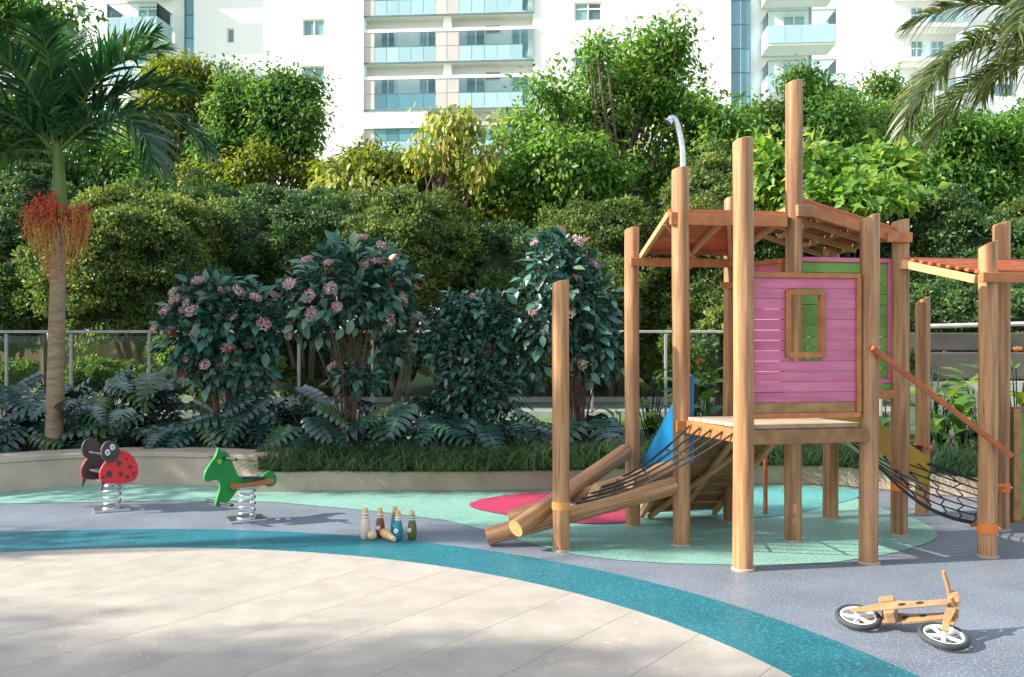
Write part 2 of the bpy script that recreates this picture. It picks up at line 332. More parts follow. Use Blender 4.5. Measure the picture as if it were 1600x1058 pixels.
# road and verge behind the fence
sheet('road', [(-80, 18.6), (80, 18.6), (80, 22.4), (-80, 22.4)], -.02, M['road'])
for yy, nm in ((18.45, 'kerb'), (22.5, 'kerb')):
    k = MB().box((0, yy, .03), (160, .18, .14)).build(nm, M['kerb']); k['kind'] = 'structure'
bank = MB().add([(-90, 22.6, -.02), (90, 22.6, -.02), (90, 30, 1.2), (-90, 30, 1.2), (90, 60, 1.5), (-90, 60, 1.5)], [(0, 1, 2, 3), (3, 2, 4, 5)]).build('bank', M['lawn']); bank['kind'] = 'structure'

# ------------------------------------------------------------------ planter walls, bench, soil
def wall_strip(name, pts, th, z0, z1, m, label, cat, over=0):
    """a wall following pts (front face line), thickness away from the camera"""
    t = thing(name, (pts[0][0], pts[0][1], 0), label, cat); P = [Vector((p[0], p[1], 0)) for p in pts]; k = len(P)
    def offs(d):
        o = []
        for i in range(k):
            tg = (P[min(i+1, k-1)]-P[max(i-1, 0)]).normalized(); o.append(P[i]+Vector((-tg.y, tg.x, 0))*d)
        return o
    def body(d0, d1, za, zb):
        mb = MB(); A, B = offs(d0), offs(d1); vs = []
        for i in range(k): vs += [A[i]+Vector((0, 0, za)), A[i]+Vector((0, 0, zb)), B[i]+Vector((0, 0, zb)), B[i]+Vector((0, 0, za))]
        fs = [(i*4+j, (i+1)*4+j, (i+1)*4+(j+1) % 4, i*4+(j+1) % 4) for i in range(k-1) for j in range(4)]
        fs += [(0, 1, 2, 3), tuple((k-1)*4+j for j in (3, 2, 1, 0))]; mb.add(vs, fs); return mb
    if over:
        body(0, th, z0, z1-.05).build('wall', m, t, True, .006, org=None).location = -Vector(t.location)
        body(-over, th+.02, z1-.05, z1).build('seat_slab', m, t, True, .006).location = -Vector(t.location)
    else: body(0, th, z0, z1).build('wall', m, t, True, .01).location = -Vector(t.location)
    return t
def curve(pts, n=10):
    P = [Vector(p) for p in pts]; out = []
    for i in range(len(P)-1):
        p0, p1, p2, p3 = P[max(i-1, 0)], P[i], P[i+1], P[min(i+2, len(P)-1)]
        for j in range(n):
            t = j/n; out.append(.5*((2*p1)+(p2-p0)*t+(2*p0-5*p1+4*p2-p3)*t*t+(3*p1-p0-3*p2+p3)*t**3))
    return out+[P[-1]]
bench_pts = [tuple(p[:2])+(0,) for p in curve([G(-220, 792), G(-100, 780), G(0, 770), G(110, 761), G(215, 757.5), G(310, 759), G(404, 765)], 8)]
wall_strip('bench_wall', bench_pts, .42, 0, .345, M['conc'], 'curved pale concrete bench wall at the left below the palm', 'bench', .015)
bs = MB(); e0 = Vector(bench_pts[-1]); e1_ = G(446, 765)
bs.prism([(0, 0), (.31, .02), (.26, .38), (0, .42)], (e0.x-.01, e0.y+.01, .322), (1, 0, 0), (0, 1, 0), .044)
bo = bs.build('seat_slab', M['conc'], None, bevel=.005); bw = [o for o in bpy.data.objects if o.name == 'bench_wall'][0]; bo.parent = bw; bo.location = -Vector(bw.location); bo.name = 'seat_overhang'
pl_pts = [tuple(p[:2])+(0,) for p in curve([G(398, 769), G(520, 768), G(700, 768), G(865, 766), G(1020, 761), G(1185, 757), G(1300, 759), G(1420, 769), G(1530, 779), G(1640, 782), G(1800, 784)], 6)]
wall_strip('planter_wall', pl_pts, .16, 0, .20, M['conc'], 'low pale concrete planter kerb running behind the play tower', 'planter wall')
soil_pts = [(p[0], p[1]+.1) for p in bench_pts]+[(p[0], p[1]+.1) for p in pl_pts]+[(8.5, 12.9), (-8.5, 12.9)]
sheet('planting_bed', soil_pts, .185, M['soil'])
bk = MB().box((0, 12.95, .1), (18, .14, .42)).build('back_kerb', M['kerb']); tag(bk, 'straight pale kerb under the glass fence behind the shrubs', 'kerb')

# ------------------------------------------------------------------ glass fence
FY = 12.6; FZ = CAM_H+(HOR-516)*FY/FPX
fence = thing('glass_fence', (0, FY, .2), 'clear glass panel fence with pale metal posts behind the planting', 'fence')
fxs = [-8.2]+[(x-800)*FY/FPX for x in (10, 111, 233, 350, 467, 582, 697, 810, 925, 1040, 1150)]
fxs += [fxs[-1]+.95*k for k in range(1, 3)]
MB().box((sum((fxs[0], fxs[-1]))/2, 0, FZ-.22), (fxs[-1]-fxs[0], .04, .036)).build('rail', M['rail'], fence, bevel=.006)
pm = MB().box((0, 0, (FZ-.25)/2), (.034, .04, FZ-.25)).build('post', M['rail'], fence, bevel=.004); pm.location = (fxs[0], 0, 0)
for x in fxs[1:]:
    c = pm.copy(); COL.objects.link(c); c.location = (x, 0, 0)
for a, b in zip(fxs, fxs[1:]):
    MB().box(((a+b)/2, 0, (FZ-.25)/2+.05), (b-a-.07, .012, FZ-.40)).build('glass_pane', M['fence'], fence)
# right-hand white rail and concrete wall far behind
wr = thing('handrail', (6.2, 12.3, .2), 'white tubular handrail over the planting at the right edge', 'handrail')
MB().tube([W(1448, 510, 12.3), W(1640, 505, 12.0)], .03, 8).build('rail', M['rail'], wr, True).location = -Vector(wr.location)
for x in (1690,): MB().tube([W(x, 508, 12.2), W(x, 640, 12.2)], .02, 8).build('post', M['rail'], wr, True).location = -Vector(wr.location)
cw = thing('concrete_wall', (9, 17, 0), 'weathered grey concrete retaining wall behind the right handrail', 'wall')
for (x0, x1, y0, y1, Yd) in ((1418, 1680, 520, 548, 16.9), (1418, 1680, 551, 592, 16.7)):
    a, b = W(x0, y1, Yd), W(x1, y0, Yd); MB().box((a+b)/2+Vector((0, .2, 0)), (b.x-a.x, .4, b.z-a.z)).build('block_course', M['conc2'], cw, bevel=.02).location = -Vector(cw.location)
a, b = W(1418, 720, 16.6), W(1680, 596, 16.6); MB().box((a+b)/2+Vector((0, .3, 0)), (b.x-a.x, .8, b.z-a.z)).build('footing', M['kerb'], cw).location = -Vector(cw.location)
bwall = MB().box((-11.5, 24.2, .55), (17, .3, 1.7)).build('garden_wall', M['brownwall']); tag(bwall, 'brown rendered garden wall seen through the left glass fence', 'wall')
bwall2 = MB().box((6.5, 24.6, .5), (17, .3, 1.5)).build('boundary_wall', M['conc2']); tag(bwall2, 'grey boundary wall far behind the fence beyond the road', 'wall')

# ------------------------------------------------------------------ play tower
PT = dict(P0=(.362, 7.059, 1.97), P1=(1.561, 6.486, 2.897), P2=(2.480, 6.667, 2.396), P3=(3.068, 7.595, 2.48), P4=(2.166, 7.385, 3.52), P5=(1.272, 7.229, 2.83),
          P6=(.996, 7.947, 2.458), P7=(1.84, 8.12, 2.737), P8=(2.748, 8.276, 2.31), P9=(3.624, 8.48, 1.888), P10=(3.396, 6.857, 2.226), P11=(3.968, 7.79, 2.483))
V = {k: Vector((a, b, 0)) for k, (a, b, c) in PT.items()}
V['P12'] = V['P10']+Vector((.92, .18, 0)); V['P13'] = V['P11']+Vector((.92, .18, 0))
tower = thing('play_tower', (2.2, 7.3, 0), 'wooden log climbing tower with pink playhouse, ramps, nets and slatted roofs', 'play tower')
TO = Vector(tower.location)
def tw(mb, name, m, parent=None, org=None, **k):
    """part of the tower in world coordinates"""
    p = parent or tower; base = TO if p is tower else TO+Vector(p.location)
    org = Vector(org) if org is not None else TO
    o = mb.build(name, m, p, org=org, **k); o.location = org-base; return o
RP = .0655
def log_mesh(name, ln, r, slant=0, n=28, segs=14):
    mb = MB(); ph = random.uniform(0, 9); vs = []
    for i in range(segs+1):
        z = ln*i/segs
        for j in range(n):
            a = 2*math.pi*j/n; rr = r*(1+.014*mnoise.noise(Vector((math.cos(a)*.9+ph, math.sin(a)*.9, z*1.6)))*2)
            zz = z+(slant*math.cos(a+.6) if i == segs else 0)
            vs.append((rr*math.cos(a)+.005*math.sin(z*1.3+ph), rr*math.sin(a)+.005*math.cos(z*1.1+ph), zz))
    fs = [(i*n+j, i*n+(j+1) % n, (i+1)*n+(j+1) % n, (i+1)*n+j) for i in range(segs) for j in range(n)]
    mb.add(vs, fs); k = len(mb.v); bev = [Vector(v) for v in vs[-n:]]; c = sum(bev, Vector())/n
    mb.add([c+(b-c)*.94+Vector((0, 0, .004)) for b in bev], []); mb.f += [(segs*n+j, segs*n+(j+1) % n, k+(j+1) % n, k+j) for j in range(n)]; mb.mi += [0]*n
    mb.f.append(tuple(k+j for j in range(n))); mb.mi.append(1)
    mb.f.append(tuple(range(n-1, -1, -1))); mb.mi.append(1)
    return mb
def post(key, r=RP, slant=.02):
    x, y, h = PT[key]; o = log_mesh('post', h, r, slant).build('post', [M['log'], M['logend']], tower, True); o.location = Vector((x, y, 0))-TO
    MB().lathe([(r+.010, 0), (r+.010, .012), (r+.002, .016)], 28).build('base_collar', M['conc'], o)
    return o
posts = {k: post(k, RP*{'P1': 1.05, 'P0': .95, 'P6': .93, 'P9': .95, 'P10': .98, 'P7': .75}.get(k, 1), .03 if k in ('P10', 'P9', 'P2') else .015) for k in PT}
MB().lathe([(.02, 0), (.02, .9)], 12).build('thin_post', M['redwood'], tower, True).location = Vector((2.23, 8.45, 0))-TO
def band(key, z, m, h=.055):
    o = MB().lathe([(RP+.0, 0), (RP+.004, 0), (RP+.004, h), (RP, h)], 28).build('strap', m, posts[key], True); o.location = (0, 0, z)
    MB().lathe([(.011, 0), (.011, .018), (.006, .022)], 10, (0, 0, 0), Matrix.Rotation(R(90), 3, 'Y')).build('bolt', M['steel'], posts[key]).location = (RP, -.012, z+.03)
band('P0', .305, M['bandbr']); band('P3', .355, M['band'], .06); band('P9', .56, M['band'], .06); band('P10', .175, M['band'], .065); band('P11', .315, M['band'], .07)
def logbetween(p, q, r, name='log'):
    p, q = Vector(p), Vector(q); o = log_mesh(name, (q-p).length, r, .0, 24, 8).build(name, [M['log'], M['logend']], tower, True)
    o.rotation_euler = (q-p).to_track_quat('Z', 'Y').to_euler(); o.location = p-TO; return o
logbetween((-.19, 7.21, .075), (1.235, 7.235, .455), .068, 'ramp_log')
logbetween((.03, 6.99, .172), (.93, 7.86, .63), .066, 'ramp_log')
logbetween((-.02, 7.50, .150), (1.24, 7.40, .565), .064, 'ramp_log')
for t in (.35, .55, .75):                                        # cross slats of the net ramp
    a = Vector((-.19, 7.21, .075)).lerp(Vector((1.235, 7.235, .455)), t); b = Vector((-.02, 7.50, .150)).lerp(Vector((1.24, 7.40, .565)), t)
    tw(MB().bar(a+Vector((0, .03, .06)), b+Vector((0, 0, .05)), .07, .022), 'ramp_slat', M['batten'], bevel=.003)
# deck
DZ = .97
def inset(a, b, d):
    v = (b-a).normalized(); return a+v*d, b-v*d
deck = tw(MB().bar(V['P5']+Vector((.30, .05, DZ-.06)), V['P4']+Vector((-.06, -.10, DZ-.06)), .05, .08), 'deck', M['timber'])
dA, dB, dC, dD = V['P5']+Vector((.03, -.03, 0)), V['P1']+Vector((.05, .04, 0)), V['P2']+Vector((-.03, .03, 0)), V['P4']+Vector((-.03, -.03, 0))
ND = 8
for i in range(ND):
    t0, t1 = i/ND+.004, (i+1)/ND-.004
    quad = [dB.lerp(dA, t0), dC.lerp(dD, t0), dC.lerp(dD, t1), dB.lerp(dA, t1)]; c = sum(quad, Vector())/4
    tw(MB().prism([(q.x-c.x, q.y-c.y) for q in quad], (c.x, c.y, DZ-.013), (1, 0, 0), (0, 1, 0), .026), 'deck_board', M['deck'], deck, org=(c.x, c.y, DZ), bevel=.003)
up = Vector((0, 0, 1))
a, b = V['P1']+Vector((.03, -.035, 0)), V['P2']+Vector((-.02, -.035, 0))
tw(MB().bar(a+up*(DZ-.075), b+up*(DZ-.075), .045, .095), 'beam', M['plank'], bevel=.004)
a, b = V['P5']+Vector((-.04, -.06, 0)), V['P1']+Vector((-.05, .1, 0))
tw(MB().bar(V['P5']+Vector((-.05, -.075, DZ-.065)), V['P5']+Vector((.30, -.02, DZ-.065)), .045, .085), 'beam', M['timber'], bevel=.004)
tw(MB().bar(V['P5']+Vector((.045, -.10, DZ-.07)), V['P1']+Vector((-.02, .02, DZ-.07)), .05, .09), 'beam', M['timber'], bevel=.004)
tw(MB().bar(V['P2']+Vector((.02, .02, DZ-.075)), V['P4']+Vector((.02, 0, DZ-.075)), .045, .09), 'beam', M['plank'], bevel=.004)
# climbing ramp below roof: deck edge P5-P4 down to P6-P7
rt0, rt1 = V['P5']+Vector((.13, .06, .90)), V['P4']+Vector((-.03, -.06, .90))
rb0, rb1 = V['P6']+Vector((.10, .28, .02)), V['P7']+Vector((-.06, .28, .02))
ramp = tw(MB().bar(rt0.lerp(rt1, .5), rb0.lerp(rb1, .5), .05, .03, up=(0, .5, .8)), 'climbing_ramp', M['batten'])
NR = 9; rn = (rt1-rt0).cross(rb0-rt0).normalized()
if rn.z < 0: rn = -rn
for i in range(NR):
    t0, t1 = i/NR+.006, (i+1)/NR-.006
    quad = [rt0.lerp(rb0, t0), rt1.lerp(rb1, t0), rt1.lerp(rb1, t1), rt0.lerp(rb0, t1)]; c = sum(quad, Vector())/4
    tw(MB().add([q+rn*.035 for q in quad]+[q+rn*.06 for q in quad], [(3, 2, 1, 0), (4, 5, 6, 7), (0, 1, 5, 4), (1, 2, 6, 5), (2, 3, 7, 6), (3, 0, 4, 7)]), 'ramp_board', M['plank'], ramp, org=c)
for t in (.02, .98):
    tw(MB().bar(rt0.lerp(rt1, t)+rn*.01, rb0.lerp(rb1, t)+rn*.01, .04, .045, up=rn), 'ramp_batten', M['batten'], ramp, bevel=.003)
tw(MB().bar(rt0.lerp(rt1, .85), rb0.lerp(rb1, .12), .04, .03, up=rn), 'ramp_brace', M['batten'], ramp)
# blue side guard between P5 and P6
gd = (V['P6']-V['P5']).normalized(); go = V['P5']+Vector((.088, .06, 0))
ln56 = (V['P6']-V['P5']).length
tw(MB().prism([(-.02, .62), (-.02, 1.27), (.03, 1.29), (ln56-.12, .63), (ln56-.03, .52), (ln56-.03, .30), (.3, .46)], go, gd, (0, 0, 1), .032), 'side_guard', M['blue'], bevel=.006)
# net ramp ropes
nl = tower
ee = [V['P5'].lerp(V['P1'], t)+Vector((-.03, -.01, DZ-.055)) for t in (.22, .40, .58, .76, .92)]
lo_ = [Vector((.475, 7.10, .335)).lerp(Vector((.66, 7.56, .395)), t) for t in (1, .75, .5, .25, 0)]
ropes = []
for a, b in zip(ee, lo_):
    pts = [a.lerp(b, i/8)-up*.075*math.sin(math.pi*i/8) for i in range(9)]; ropes.append(pts); tw(MB().tube(pts, .0085, 6), 'net_rope', M['rope'], smooth=True)
    tw(MB().bar(a+Vector((.045, .01, 0)), a, .022, .022), 'rope_clip', M['timber'])
for k in (2, 4, 6): tw(MB().tube([r[k] for r in ropes], .0075, 6), 'net_rope', M['rope'], smooth=True)
# roofs
def roof(a, b, c, d, zs, n, mboard, name, battens=2, th=.022, over=.0):
    """a-b the upper edge, d-c the lower edge"""
    A, B, C, D = [Vector((p.x, p.y, z)) for p, z in zip((a, b, c, d), zs)]
    nn = (B-A).cross(D-A).normalized()
    if nn.z < 0: nn = -nn
    r = tw(MB().bar(A.lerp(D, .02)+nn*.02, B.lerp(C, .02)+nn*.02, .05, .02), name, M['batten'])
    r.data.clear_geometry(); mb = MB().bar(A-TO, B-TO, .045, .095); me = r.data; me.from_pydata(mb.v, [], mb.f); me.update(); r.data.materials.clear(); r.data.materials.append(M['timber'])
    bv = r.modifiers.new('bevel', 'BEVEL'); bv.width = .004; bv.segments = 2
    for i in range(n):
        t0, t1 = i/n+.003, (i+1)/n-.003
        q = [A.lerp(D, t0), B.lerp(C, t0), B.lerp(C, t1), A.lerp(D, t1)]; cc = sum(q, Vector())/4
        tw(MB().add([p+nn*.06 for p in q]+[p+nn*(.06+th) for p in q], [(3, 2, 1, 0), (4, 5, 6, 7), (0, 1, 5, 4), (1, 2, 6, 5), (2, 3, 7, 6), (3, 0, 4, 7)]), 'roof_board', mboard, r, org=cc)
    for t in [.0+i/(battens-1) for i in range(battens)]:
        tw(MB().bar(A.lerp(B, t)+nn*.035, D.lerp(C, t)+nn*.035, .035, .045, up=nn), 'roof_batten', M['batten'], r, bevel=.003)
    return r, A, B, C, D, nn
# left roof over the climbing ramp
rl = roof(V['P5']+Vector((-.09, -.05, 0)), V['P4']+Vector((-.07, -.05, 0)), V['P7']+Vector((0, -.05, 0)), V['P6']+Vector((.07, -.05, 0)), (2.455, 2.455, 2.19, 2.19), 7, M['redwood'], 'ramp_roof', 3)
tw(MB().bar(rl[4]+Vector((-.10, -.04, -.01)), rl[3]+Vector((.03, -.04, -.01)), .045, .07), 'roof_beam', M['timber'], rl[0], bevel=.004)
tw(MB().bar(rl[1].lerp(rl[4], .15)+rl[5]*.02, rl[3].lerp(rl[4], .4)+rl[5]*.02, .03, .03, up=rl[5]), 'roof_brace', M['batten'], rl[0])
tw(MB().bar(rl[1].lerp(rl[2], .5)+rl[5]*.02, rl[3]+rl[5]*.02, .03, .03, up=rl[5]), 'roof_brace', M['batten'], rl[0])
tw(MB().bar(V['P7']+Vector((-.09, -.06, 2.0)), V['P7']+Vector((.04, -.06, 2.0)), .04, .05), 'beam_stub', M['timber'], bevel=.004)
# right roof
rr = roof(V['P4']+Vector((.05, .0, 0)), V['P3']+Vector((-.03, -.05, 0)), V['P8']+Vector((.02, .1, 0)), V['P7']+Vector((.22, .1, 0)), (2.565, 2.345, 2.255, 2.455), 8, M['redwood'], 'peak_roof', 4)
for t in (.3, .6, .98): tw(MB().bar(rr[1].lerp(rr[4], t)-rr[5]*.004, rr[2].lerp(rr[3], t)-rr[5]*.004, .035, .034, up=rr[5]), 'roof_brace', M['batten'], rr[0])
tw(MB().bar(V['P4']+Vector((.0, -.07, 2.53)), V['P4']+Vector((.13, -.03, 2.53)), .05, .09), 'beam_stub', M['plank'], bevel=.004)
tw(MB().bar(V['P3']+Vector((-.14, -.09, 2.345)), V['P3']+Vector((.06, -.075, 2.345)), .05, .075), 'beam_stub', M['timber'], bevel=.004)
tw(MB().bar(V['P8']+Vector((-.06, 0, 2.3)), V['P8']+Vector((.06, 0, 2.3)), .05, .08), 'beam_stub', M['batten'])
# right canopy of red slats
can = tw(MB().bar(V['P3']+Vector((.03, -.06, 2.135)), V['P10']+Vector((-.05, .06, 1.985)), .04, .06), 'slat_canopy', M['batten'], bevel=.004)
C1, C2, C3, C4 = V['P3']+up*2.16, V['P13']+up*2.16, V['P12']+Vector((0, -.03, 2.0)), V['P10']+Vector((-.06, -.03, 2.0))
for i in range(9):
    t = (i+.5)/9; p, q = C1.lerp(C4, t), C2.lerp(C3, t)
    tw(MB().bar(p+up*.03, q+up*.03, .042, .022, up=(C2-C1).cross(C4-C1)), 'roof_slat', M['redwood'], can, bevel=.002)
tw(MB().bar(C4+Vector((-.03, -.06, -.01)), C3+Vector((0, -.06, -.01)), .045, .07), 'canopy_beam', M['timber'], can, bevel=.004)
tw(MB().bar(V['P3']+Vector((-.03, -.085, 2.135)), V['P3']+Vector((.13, -.06, 2.135)), .045, .075), 'canopy_beam', M['batten'], can, bevel=.004)
tw(MB().bar(C1.lerp(C2, .52), C4.lerp(C3, .52), .04, .05), 'canopy_rafter', M['batten'], can)
# board panels
def panel(name, a, b, z0, z1, n, mboard, mframe, hole=None, frame=(.03, .03), side=0, label=None):
    """planked wall from a to b (plan points) between z0 and z1; hole=(u0,u1,w0,w1) in metres"""
    d = (b-a); ln = d.length; d.normalize(); nrm = Vector((d.y, -d.x, 0))
    P = lambda u, z, o=0: a+d*u+up*z+nrm*o
    fr = tw(MB().bar(P(0, z1-.02), P(ln, z1-.02), .05, .035), name, mframe, bevel=.003)
    if label: fr['label'] = label
    tw(MB().bar(P(0, z0+.018), P(ln, z0+.018), .05, .036), 'panel_rail', mframe, fr, bevel=.003)
    tw(MB().bar(P(ln-.016, z0+.037), P(ln-.016, z1-.038), .055, .034, up=d), 'panel_stile', mframe, fr, bevel=.003)
    tw(MB().bar(P(.016, z0+.037), P(.016, z1-.038), .055, .034, up=d), 'panel_stile', mframe, fr, bevel=.003)
    za, zb = z0+.037, z1-.038; h = (zb-za)/n
    for i in range(n):
        lo, hi = za+i*h+.0018, za+(i+1)*h-.0018
        spans = [(.034, ln-.034)]
        if hole and lo < hole[3] and hi > hole[2]: spans = [(.034, hole[0]), (hole[1], ln-.034)]
        for u0, u1 in spans:
            zlo, zhi = lo, hi
            m_ = M['plank'] if (name == 'playhouse_front' and i == 0) else mboard
            tw(MB().bar(P(u0, (zlo+zhi)/2), P(u1, (zlo+zhi)/2), .018, zhi-zlo), 'panel_board', m_, fr, org=P((u0+u1)/2, (zlo+zhi)/2), bevel=.0025)
    if hole:
        u0, u1, w0, w1 = hole; f = .036
        wf = tw(MB().bar(P(u0-f/2, w1+f/2, .008), P(u1+f/2, w1+f/2, .008), .045, f), 'window_frame', mframe, fr, bevel=.003)
        tw(MB().bar(P(u0-f/2, w0-f/2, .008), P(u1+f/2, w0-f/2, .008), .045, f), 'window_frame', mframe, fr, bevel=.003)
        for u in (u0, u1): tw(MB().bar(P(u, w0-f+.001, .0085), P(u, w1+f-.001, .0085), .046, f, up=d), 'window_frame', mframe, fr, bevel=.003)
    return fr
pa, pb = V['P1']+Vector((-.02, .02, 0)), V['P2']+Vector((-.07, -.012, 0))
# window opening at pixel x 1228..1283, y 462..551
um = lambda x: ((x-800)*6.58/FPX-pa.x)/((pb-pa).normalized().x)
panel('playhouse_front', pa, pb, 1.015, 2.012, 13, M['pink'], M['timber'], (um(1228), um(1285), 1.465, 1.858))
panel('green_wall', V['P4']+Vector((.03, .05, 0)), V['P3']+Vector((-.06, .04, 0)), 1.20, 2.19, 11, M['greenp'], M['pink'])
panel('pink_side_wall', V['P7']+Vector((.06, -.04, 0)), V['P4']+Vector((-.06, .06, 0)), 1.20, 2.18, 11, M['pink'], M['timber'])
tw(MB().bar(V['P4']+Vector((.05, .02, 1.115)), V['P3']+Vector((-.03, .0, 1.115)), .05, .07), 'beam', M['timber'], bevel=.004)
tw(MB().bar(V['P4']+Vector((.05, .03, 1.175)), V['P3']+Vector((-.05, .02, 1.175)), .03, .045), 'green_board', M['greenp'])
tw(MB().bar(V['P3']+Vector((.09, .10, .45)), V['P3']+Vector((.09, .10, 1.86)), .04, .05, up=(1, 0, 0)), 'thin_post', M['timber'], bevel=.004)
# handrail
tw(MB().bar((2.462, 6.575, 1.50), (3.52, 6.77, .735), .035, .055, up=(0, 1, .1)), 'handrail', M['redwood'], bevel=.006)
# yellow slide chute
s0, s1, s2 = Vector((2.52, 7.62, .95)), Vector((3.10, 7.92, .58)), Vector((3.42, 8.02, .36))
pts = [s0.lerp(s2, i/6) for i in range(7)]+[s2+Vector((.08, .03, -.045))]
sb = MB(); vs = []; sdv = Vector((-.3, .95, 0)).normalized()
for p in pts:
    for (o, h) in ((0, .24), (0, 0), (.42, 0), (.42, .24), (.39, .24), (.39, .03), (.03, .03), (.03, .24)): vs.append(p+sdv*o+up*h)
k = 8; sb.add(vs, [(i*k+j, (i+1)*k+j, (i+1)*k+(j+1) % k, i*k+(j+1) % k) for i in range(len(pts)-1) for j in range(k)]+[tuple(range(k)), tuple((len(pts)-1)*k+j for j in range(k-1, -1, -1))])
tw(sb, 'slide', M['yellow'])
# hanging net right
nA, nB, nC, nD = Vector((2.55, 6.80, .70)), Vector((2.76, 8.16, .76)), Vector((3.92, 7.73, .345)), Vector((3.34, 6.93, .22))
nE = Vector((3.60, 8.42, .585))
def npt(s, t):
    left = nA.lerp(nB, t); right = nD.lerp(nC, t); p = left.lerp(right, s); p += (nE-nC)*(t*t)*.55*math.sin(math.pi*s)
    return p-up*.10*math.sin(math.pi*s)*(1-.55*t)
for t in (0, .04, .2, .35, .5, .65, .8, 1): tw(MB().tube([npt(s/14, t) for s in range(15)], .0085 if t < .1 else .006, 6), 'net_rope', M['rope'], smooth=True)
for s in (.40, .54, .68, .82, .95):
    tw(MB().tube([npt(min(1, s+(.04 if i % 2 else 0)), i/9) for i in range(10)], .006, 6), 'net_rope', M['rope'], smooth=True)
tw(MB().tube([nE, npt(.45, .9), npt(.42, .3)], .009, 6), 'net_rope', M['rope'], smooth=True)
tw(MB().tube([nE+up*.02, npt(.7, .95), nC], .009, 6), 'net_rope', M['rope'], smooth=True)
tw(MB().tube([nE+up*.01, npt(.3, 1), npt(.2, .6)], .009, 6), 'net_rope', M['rope'], smooth=True)
for p_ in (nC, nD, nE): tw(MB().tube([p_+Vector((-.03, -.01, -.01)), p_+Vector((.05, 0, .01))], .014, 8), 'rope_clip', M['redwood'])
# shower pipe on P5
pp = [V['P5']+Vector((x, 0, z)) for x, z in ((.012, 2.75), (.012, 2.95), (-.005, 3.08), (-.025, 3.16), (-.05, 3.21), (-.075, 3.215), (-.085, 3.19))]
pipe = tw(MB().tube(curve(pp, 5), .023, 14), 'shower_pipe', M['steel'], smooth=True)
tw(MB().tube([pp[-1]+Vector((.01, 0, .012)), pp[-1]+Vector((-.012, -.005, -.012))], [.026, .034], 12), 'shower_head', M['steel'], pipe, smooth=True)
# framed green gate panel at the right edge
panel('side_gate', V['P11']+Vector((.10, .02, 0)), V['P13'], .05, 1.0, 8, M['greenp'], M['plank'])
tw(MB().bar(V['P11']+Vector((.12, 0, .08)), V['P11']+Vector((.12, 0, .98)), .06, .06, up=(1, 0, 0)), 'gate_post', M['plank'], bevel=.004)
post_extra = log_mesh('post', 2.3, RP, .015).build('post', [M['log'], M['logend']], tower, True); post_extra.location = V['P12']-TO
post_extra2 = log_mesh('post', 2.45, RP, .015).build('post', [M['log'], M['logend']], tower, True); post_extra2.location = V['P13']-TO

# ------------------------------------------------------------------ spring riders
def spring(parent, h, r, wire=.011, turns=4.2, z0=.035):
    pts = [(r*math.cos(a)*(1 if True else 1), r*math.sin(a), z0+h*i/90) for i in range(91) for a in [2*math.pi*turns*i/90]]
    return MB().tube(pts, wire, 8).build('spring', M['steel'], parent, True)
def rider_plate(parent, s=.15):
    b = MB().box((0, 0, .012), (s*2, s*1.7, .024), Matrix.Rotation(R(25), 3, 'Z')).build('base_plate', M['steel'], parent, bevel=.006)
    MB().lathe([(.085, .024), (.085, .036), (.07, .042)], 24).build('clamp_ring', M['steel'], b, True)
    return b
ZS = 1600/350.
def on_plane(p0, u, base):
    """points given by where they show in the photograph, laid out on the vertical plane through p0 along u"""
    def f(pts):
        out = []
        for x, y in pts:
            k = (100+x/ZS-800)/FPX; s_ = (k*p0.y-p0.x)/(u.x-k*u.y); Yp = p0.y+u.y*s_; out.append((s_, CAM_H-(670+y/ZS-HOR)*Yp/FPX))
        return out
    return f
ell = lambda x, y, rx, ry, n=18: [(x+rx*math.cos(2*math.pi*i/n), y+ry*math.sin(2*math.pi*i/n)) for i in range(n)]
nrm = Vector((.78, -.626, 0)).normalized(); uax = Vector((-nrm.y, nrm.x, 0))
